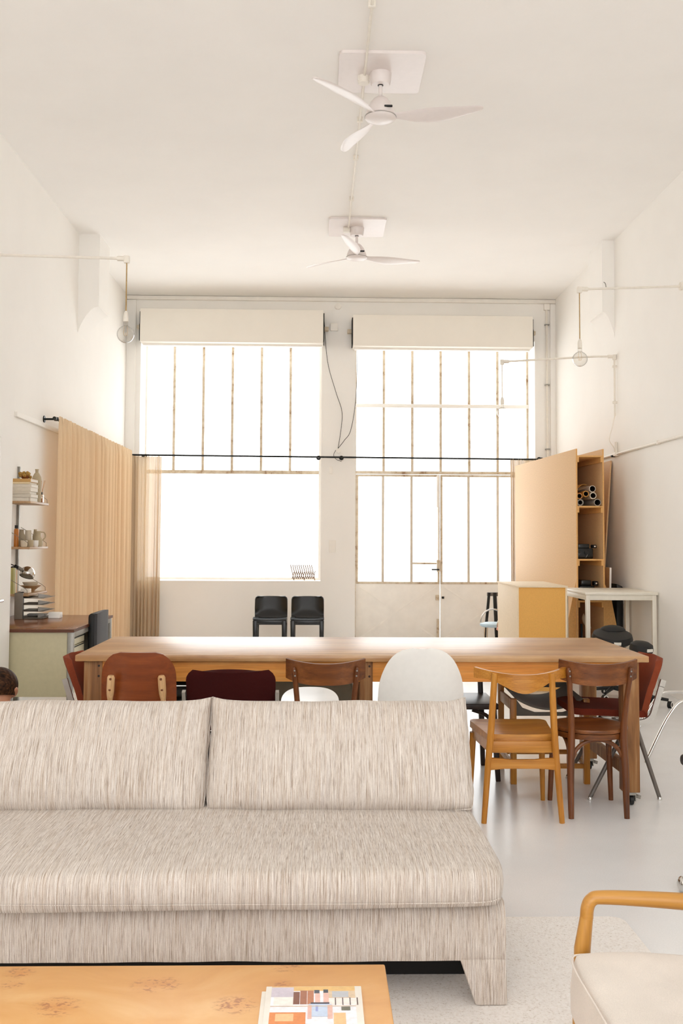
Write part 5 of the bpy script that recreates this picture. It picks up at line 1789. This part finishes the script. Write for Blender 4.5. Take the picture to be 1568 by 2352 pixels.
MB().lathe([(0, 0), (0.035, 0), (0.05, 0.015), (0.066, 0.045), (0.062, 0.045), (0.045, 0.016), (0, 0.006)], n=32).build('dish', M_CERAMW, t)
tag(MB().box(-0.035, 0.035, -0.03, 0.03, 0, 0.033, 0.003).build('tin_box', M_TRIM, loc=(XL + 0.155, 8.17, z)), 'small pale box standing before the bowls on the lower shelf', 'box')
lp = thing('clip_lamp', 'chrome globe clip lamp above the lower shelf', 'lamp', (XL + 0.062, 8.18, z + 0.185))
Ml = Matrix.Translation((0.08, 0.06, -0.035)) @ Matrix.Rotation(R(10), 4, 'Y') @ Matrix.Rotation(R(-24), 4, 'X')
MB().lathe([(0.057, -0.024)] + [(0.0625 * math.sin(a), -0.0625 * math.cos(a)) for a in [R(68 + 11.2 * k) for k in range(10)]] + [(0, 0.0625)], n=36, M=Ml, close=False).build('shade', M_CHROME, lp, smooth=60)
MB().lathe([(0, -0.02), (0.055, -0.02)], n=36, M=Ml, close=False).build('diffuser', plain('lamp_inner', '#8e8e86', 0.6), lp)
MB().tube([(0.04, 0.03, 0.0), (0.0, -0.01, 0.035)], [0.016, 0.013], 12).build('holder', M_STEEL, lp)
MB().box(-0.02, 0.012, -0.03, 0.0, 0.01, 0.04, 0.006, M=Matrix.Rotation(R(35), 4, 'Y')).build('clamp', M_BLACK, lp)
MB().tube(spline([(-0.005, -0.02, 0.035), (-0.04, -0.06, 0.06), (-0.045, -0.09, 0.12), (-0.06, -0.1, 0.16)], 6), 0.004, 8).build('cord', M_BLACK, lp)
MB().tube([(-0.01, -0.01, 0.025), (-0.1, -0.01, 0.0), (-0.12, -0.01, -0.02)], 0.006, 8).build('clip_arm', M_BLACK, lp)

# ---------------------------------------------------------------- tall plywood rack
RZ = R(3.2)
RO = Vector((2.592, 9.95, 0))
rk = thing('plywood_rack', 'tall deep plywood rack with open compartments by the right wall', 'rack', RO, RZ)
Mr = Matrix.Translation(RO) @ Matrix.Rotation(RZ, 4, 'Z')
WR, DR, HR = 0.288, 2.42, 2.288
MB().box(0, 0.014, 0, DR, 0, HR, 0.001).build('side_panel', M_MDF, rk)
MB().box(WR - 0.014, WR, 0, DR, 0, HR, 0.001).build('side_panel', M_MDF, rk)
ed = MB()
ed.box(0.0, 0.0145, -0.002, 0.0, 0, HR).box(WR - 0.0145, WR, -0.002, 0.0, 0, HR)
ed.build('edge_strip', M_MDFE, rk)
MB().box(0.014, WR - 0.014, DR - 0.014, DR, 0, HR - 0.06).build('back_panel', M_MDF, rk)
ZR = [0.06, 0.762, 1.178, 1.712, 2.222]
for z in ZR:
    MB().box(0.014, WR - 0.014, 0.0, DR - 0.014, z - 0.016, z, 0.001).build('shelf_board', M_MDFE, rk)
    for x0 in (0.014, WR - 0.014 - 0.018):
        MB().box(x0, x0 + 0.018, 0.0, DR - 0.014, z - 0.068, z - 0.016, 0.001).build('cleat', M_MDFE, rk)
MB().prism([(0.0, 0.0), (0.0, 0.95), (-0.10, 0.48), (-0.13, 0.0)], 0.03, 0.044, 'y').build('foot', M_MDFE, rk)
MB().prism([(WR, 0.0), (WR, 0.95), (WR + 0.075, 0.79), (WR + 0.135, 0.48), (WR + 0.17, 0.0)][::-1], 0.03, 0.044, 'y').build('foot', M_MDFE, rk)


M_TUBEIN = plain('tube_inside_shade', '#2b1f15', 0.9)  # shade of the hollow rolls put into the colour of their inner walls


def in_rack(x, y, z):
    return Mr @ Vector((x, y, z))


# rolls in the upper compartment
zr = ZR[3]
rolls = [(0.049, 0.0345, 0.034, '#8d877c', 0.012, 'grey roll in the lower left of the rack compartment'),
         (0.231, 0.0365, 0.036, '#a7a29a', 0.006, 'film-wrapped grey roll in the lower right of the rack compartment'),
         (0.190, 0.106, 0.035, '#d8cdb9', 0.008, 'white paper roll in the middle right, above the wrapped roll'),
         (0.1085, 0.122, 0.031, '#c98f3e', 0.007, 'kraft brown roll in the centre of the rack compartment'),
         (0.0455, 0.1, 0.031, '#c98a4a', 0.008, 'orange-brown roll against the left side of the rack'),
         (0.184, 0.175, 0.0335, '#d9cfbf', 0.005, 'white paper roll topmost on the right of the pile')]
for k, (x, dz, r_, c_, wl, lb) in enumerate(rolls):
    P = in_rack(x, 0.02 + 0.012 * (k % 3), zr + dz)
    t = thing('paper_roll', lb, 'paper roll', P, RZ, 'rolls stacked in the rack')
    m_ = plain('roll_wrap_%d' % k, c_, 0.6, var=0.1, nscale=20)
    My = Matrix.Rotation(-PI / 2, 4, 'X')
    MB().lathe([(r_ - wl, 0), (r_, 0), (r_, 1.2), (r_ - wl, 1.2)], n=28, M=My, close=False).build('wrap', m_, t)
    MB().lathe([(r_ - wl - 0.003, 0.002), (r_ - wl, 0.0), (r_ - wl, 1.19), (r_ - wl - 0.003, 1.19)], n=28, M=My, close=False).build('core', M_TUBEIN, t)
kp = in_rack(0.02, 0.05, zr + 0.158)
t = thing('kraft_sheet', 'folded kraft paper lying on the rolls in the rack', 'kraft paper', kp, RZ)
MB().slab(lambda u, v: Vector((0.0 + 0.11 * u, 0.7 * v, 0.055 * math.sin(u * PI * 0.72) + 0.012 * u)), 12, 4, 0.002).build('sheet', M_KRAFT, t, smooth=60)
MB().slab(lambda u, v: Vector((0.02 + 0.09 * u, 0.02 + 0.4 * v, 0.0 + 0.034 * u * (1 - v))), 8, 4, 0.002).build('flap', M_KRAFT, t, smooth=60)
# black gear in the middle and lower compartments
def gear(x, z, wd_, h_, lb, seed, xoff=0.0):
    P = in_rack(x, 0.05, z + 0.0005)
    t = thing('camera_gear', lb, 'equipment', P, RZ)
    rnd = random.Random(seed)
    MB().box(-wd_ / 2, wd_ / 2, 0.02, 0.30, 0, h_ * 0.72, 0.012).build('housing', M_BLACKPL, t)
    MB().box(-wd_ * 0.35, wd_ * 0.3, 0.03, 0.26, h_ * 0.72, h_, 0.008).build('top_module', M_BLACKPL, t)
    MB().lathe([(0.012, 0), (0.017, 0.004), (0.017, 0.012), (0.0, 0.012)], n=20, M=Matrix.Translation((-wd_ * 0.33, 0.02, h_ * 0.48)) @ Matrix.Rotation(PI / 2, 4, 'X')).build('dial', M_BLACK, t)
    MB().lathe([(0.014, 0), (0.02, 0.005), (0.02, 0.02), (0.0, 0.02)], n=20, M=Matrix.Translation((wd_ * 0.1, 0.02, h_ * 0.42)) @ Matrix.Rotation(PI / 2, 4, 'X')).build('dial', M_BLACK, t)
    MB().beam((wd_ * 0.05, 0.012, h_ * 0.1), (wd_ * 0.2, 0.012, h_ * 0.4), 0.004, 0.004).build('lever', M_STEEL, t)
    MB().box(wd_ * 0.5, wd_ * 0.5 + 0.045, 0.04, 0.12, h_ * 0.72, h_ * 0.95, 0.01).build('side_grip', M_BLACK, t)
    MB().ball((wd_ * 0.5 + 0.022, 0.036, h_ * 0.84), 0.009, (1.2, 0.6, 1)).build('lens', M_CHROME, t)
    return t
gear(0.108, ZR[2], 0.18, 0.15, 'black camera apparatus in the compartment below the paper rolls', 1)
gear(0.13, ZR[1] + 0.0, 0.16, 0.20, 'black equipment lying two compartments below the paper rolls', 4)
t = thing('reflector_lamp', 'pale round reflector in the lowest rack compartment', 'reflector', in_rack(0.10, 0.12, ZR[0]), RZ)
MB().lathe([(0.0, 0.0), (0.05, 0.012), (0.082, 0.045), (0.085, 0.05), (0.08, 0.05), (0.05, 0.02), (0.0, 0.008)], n=32, M=Matrix.Translation((0.0, 0.0, 0.47)) @ Matrix.Rotation(R(62), 4, 'Y') @ Matrix.Rotation(R(12), 4, 'X')).build('dish', M_CERAMW, t)
MB().cyl((-0.01, 0.01, 0.0), (-0.012, 0.01, 0.46), 0.012).build('stand', M_BLACK, t)
MB().lathe([(0.05, 0), (0.05, 0.02), (0, 0.022)], n=24).build('base', M_BLACK, t)

# boards leaning between the rack and the wall
t = thing('leaning_board', 'tall thin plywood sheet leaning on the right wall behind the rack', 'board', (3.0, 10.80, 0))
MB().hexa([(-0.06, -0.35, 0), (-0.045, -0.35, 0), (-0.045, 0.95, 0), (-0.06, 0.95, 0)], [(0.09, -0.35, 2.21), (0.105, -0.35, 2.21), (0.105, 0.95, 2.21), (0.09, 0.95, 2.21)]).build('sheet', M_MDF, t)
t = thing('leaning_board', 'short pale-edged board leaning beside the rack', 'board', (2.965, 10.15, 0))
MB().hexa([(-0.035, -0.1, 0), (-0.018, -0.1, 0), (-0.018, 0.2, 0), (-0.035, 0.2, 0)], [(-0.01, -0.1, 1.09), (0.007, -0.1, 1.09), (0.007, 0.2, 1.09), (-0.01, 0.2, 1.09)]).build('sheet', M_MDF, t)
MB().hexa([(-0.036, -0.103, 0), (-0.017, -0.103, 0), (-0.017, -0.1, 0), (-0.036, -0.1, 0)], [(-0.011, -0.103, 1.09), (0.008, -0.103, 1.09), (0.008, -0.1, 1.09), (-0.011, -0.1, 1.09)]).build('edge_strip', M_TRIM, t)
t = thing('portfolio_case', 'black portfolio case standing between the rack and right wall', 'case', (3.055, 10.02, 0))
MB().hexa([(-0.05, 0.0, 0), (0.02, 0.0, 0), (0.02, 0.38, 0), (-0.05, 0.38, 0)], [(-0.04, 0.0, 0.93), (0.024, 0.0, 0.90), (0.024, 0.38, 0.90), (-0.04, 0.38, 0.93)], 0.01).build('body', M_BLACK, t)

# plywood box
pb = thing('plywood_box', 'waist-high plywood box with an ochre front panel before the rack', 'box', (2.018, 9.43, 0))
MB().box(-0.226, -0.211, -0.48, 0.48, 0, 0.94, 0.001).box(0.211, 0.226, -0.48, 0.48, 0, 0.94, 0.001).box(-0.211, 0.211, 0.465, 0.48, 0, 0.925).box(-0.211, 0.211, -0.46, 0.465, 0, 0.015).build('carcass', M_PLYL, pb)
MB().box(-0.232, 0.232, -0.485, 0.485, 0.94, 0.955, 0.001).build('top_board', M_PLYL, pb)
MB().box(-0.211, 0.211, -0.475, -0.463, 0.015, 0.94, 0.001).build('front_panel', M_OCHRE, pb)

# white standing table
wt = thing('standing_table', 'tall white table standing against the right wall', 'table', (2.775, 9.50, 0))
MB().box(-0.335, 0.335, -0.43, 0.43, 0.868, 0.893, 0.003).build('tabletop', M_TABW, wt)
fr = MB()
fr.box(-0.31, 0.31, -0.415, -0.385, 0.82, 0.868, 0.002).box(-0.31, 0.31, 0.385, 0.415, 0.82, 0.868, 0.002).box(-0.325, -0.295, -0.415, 0.415, 0.82, 0.868, 0.002).box(0.295, 0.325, -0.415, 0.415, 0.82, 0.868, 0.002)
fr.build('apron', M_TABW, wt)
for a in (-1, 1):
    for b in (-1, 1):
        MB().box(a * 0.305 - 0.019, a * 0.305 + 0.019, b * 0.40 - 0.019, b * 0.40 + 0.019, 0, 0.868, 0.003).build('leg', M_TABW, wt)

# black swivel stools below the white table
def stool(lb, loc, rz, tilt, zs, rad):
    t = thing('swivel_stool', lb, 'stool', loc, rz, 'black swivel stools')
    Ms = Matrix.Translation((0, 0, zs)) @ Matrix.Rotation(tilt, 4, 'X')
    st = MB().lathe([(0, -0.05), (rad * 0.8, -0.048), (rad, -0.02), (rad * 1.02, 0.0), (rad * 0.95, 0.035), (rad * 0.6, 0.055), (0, 0.06)], n=36, M=Ms).build('seat', M_BLACK, t)
    MB().box(-0.035, 0.025, -rad - 0.006, -rad * 0.97, -0.008, 0.016, M=Ms).build('care_label', M_PAPER, st)
    MB().cyl((0, 0, 0.08), (0, 0, zs - 0.04), 0.02).build('column', M_BLACK, t)
    for k in range(5):
        a = R(20 + 72 * k)
        c_, s_ = math.cos(a), math.sin(a)
        ar = MB().tube([(0, 0, 0.09), (0.21 * c_, 0.21 * s_, 0.065)], [0.02, 0.012], 8).build('base_arm', M_BLACK, t)
        Mw = Matrix.Translation((0.22 * c_, 0.22 * s_, 0.028)) @ Matrix.Rotation(R(20), 4, 'Z') @ Matrix.Rotation(PI / 2, 4, 'X')
        MB().lathe([(0.015, -0.018), (0.028, -0.014), (0.028, 0.014), (0.015, 0.018)], n=20, M=Mw).build('castor', M_BLACK, ar)
        MB().lathe([(0.016, 0.0165), (0.024, 0.0165), (0.024, 0.0195), (0.016, 0.0195)], n=20, M=Mw, close=False).build('castor_rim', M_TRIM, ar)
    return t


s1_ = stool('larger black swivel stool in front of the white table', (2.57, 8.68, 0), 0, R(14), 0.52, 0.172)
MB().ball((0.02, 0.06, 0.575), 0.10, (1.15, 0.9, 0.5)).build('back_pad', M_BLACK, s1_)
stool('smaller lower black stool nearer the right end of the table', (2.68, 8.24, 0), R(30), R(8), 0.475, 0.095)

# ---------------------------------------------------------------- things behind the plywood box
t = thing('folding_easel', 'black folding easel leaning behind the plywood box', 'easel', (2.06, 11.75, 0))
MB().beam((-0.11, 0, 0), (-0.03, 0.05, 0.74), 0.03, 0.03).build('leg', M_BLACK, t)
MB().beam((0.06, 0, 0), (0.035, 0.05, 0.74), 0.04, 0.03).build('leg', M_BLACK, t)
MB().box(-0.055, 0.075, 0.035, 0.065, 0.70, 0.745, 0.004).build('head_bar', M_GREYTUBE, t)
t = thing('tube_chair', 'chrome tube chair with a pale blue round seat behind the plywood box', 'chair', (2.0, 11.35, 0))
M_BLUE = plain('pale_blue_vinyl', '#b9d3e2', 0.4, var=0.03)
MB().lathe([(0, 0.375), (0.13, 0.378), (0.155, 0.395), (0.15, 0.415), (0.10, 0.428), (0, 0.43)], n=36).build('seat', M_BLUE, t)
pts_ = [(-0.13 + 0.28 * (1 - math.cos(R(a))) / 2 * 1.0, 0.1, 0.42 + 0.15 * math.sin(R(a))) for a in range(0, 181, 12)]
MB().tube(pts_, 0.009, 10).build('backrest', M_CHROME, t)
for k in range(4):
    a = R(45 + 90 * k)
    MB().tube([(0.12 * math.cos(a), 0.12 * math.sin(a), 0.39), (0.15 * math.cos(a), 0.15 * math.sin(a), 0)], 0.008, 10).build('leg', M_CHROME, t)
t = thing('tube_chair', 'chrome tube chair with an orange seat, mostly behind the plywood box', 'chair', (2.11, 11.0, 0))
M_ORNG = plain('orange_vinyl', '#d9835a', 0.45)
MB().lathe([(0, 0.36), (0.12, 0.362), (0.14, 0.378), (0.13, 0.40), (0, 0.41)], n=36).build('seat', M_ORNG, t)
pts_ = [(-0.115 + 0.24 * (1 - math.cos(R(a))) / 2, 0.08, 0.40 + 0.15 * math.sin(R(a))) for a in range(0, 181, 12)]
MB().tube(pts_, 0.009, 10).build('backrest', M_CHROME, t)
for k in range(4):
    a = R(45 + 90 * k)
    MB().tube([(0.11 * math.cos(a), 0.11 * math.sin(a), 0.375), (0.13 * math.cos(a), 0.13 * math.sin(a), 0)], 0.008, 10).build('leg', M_CHROME, t)
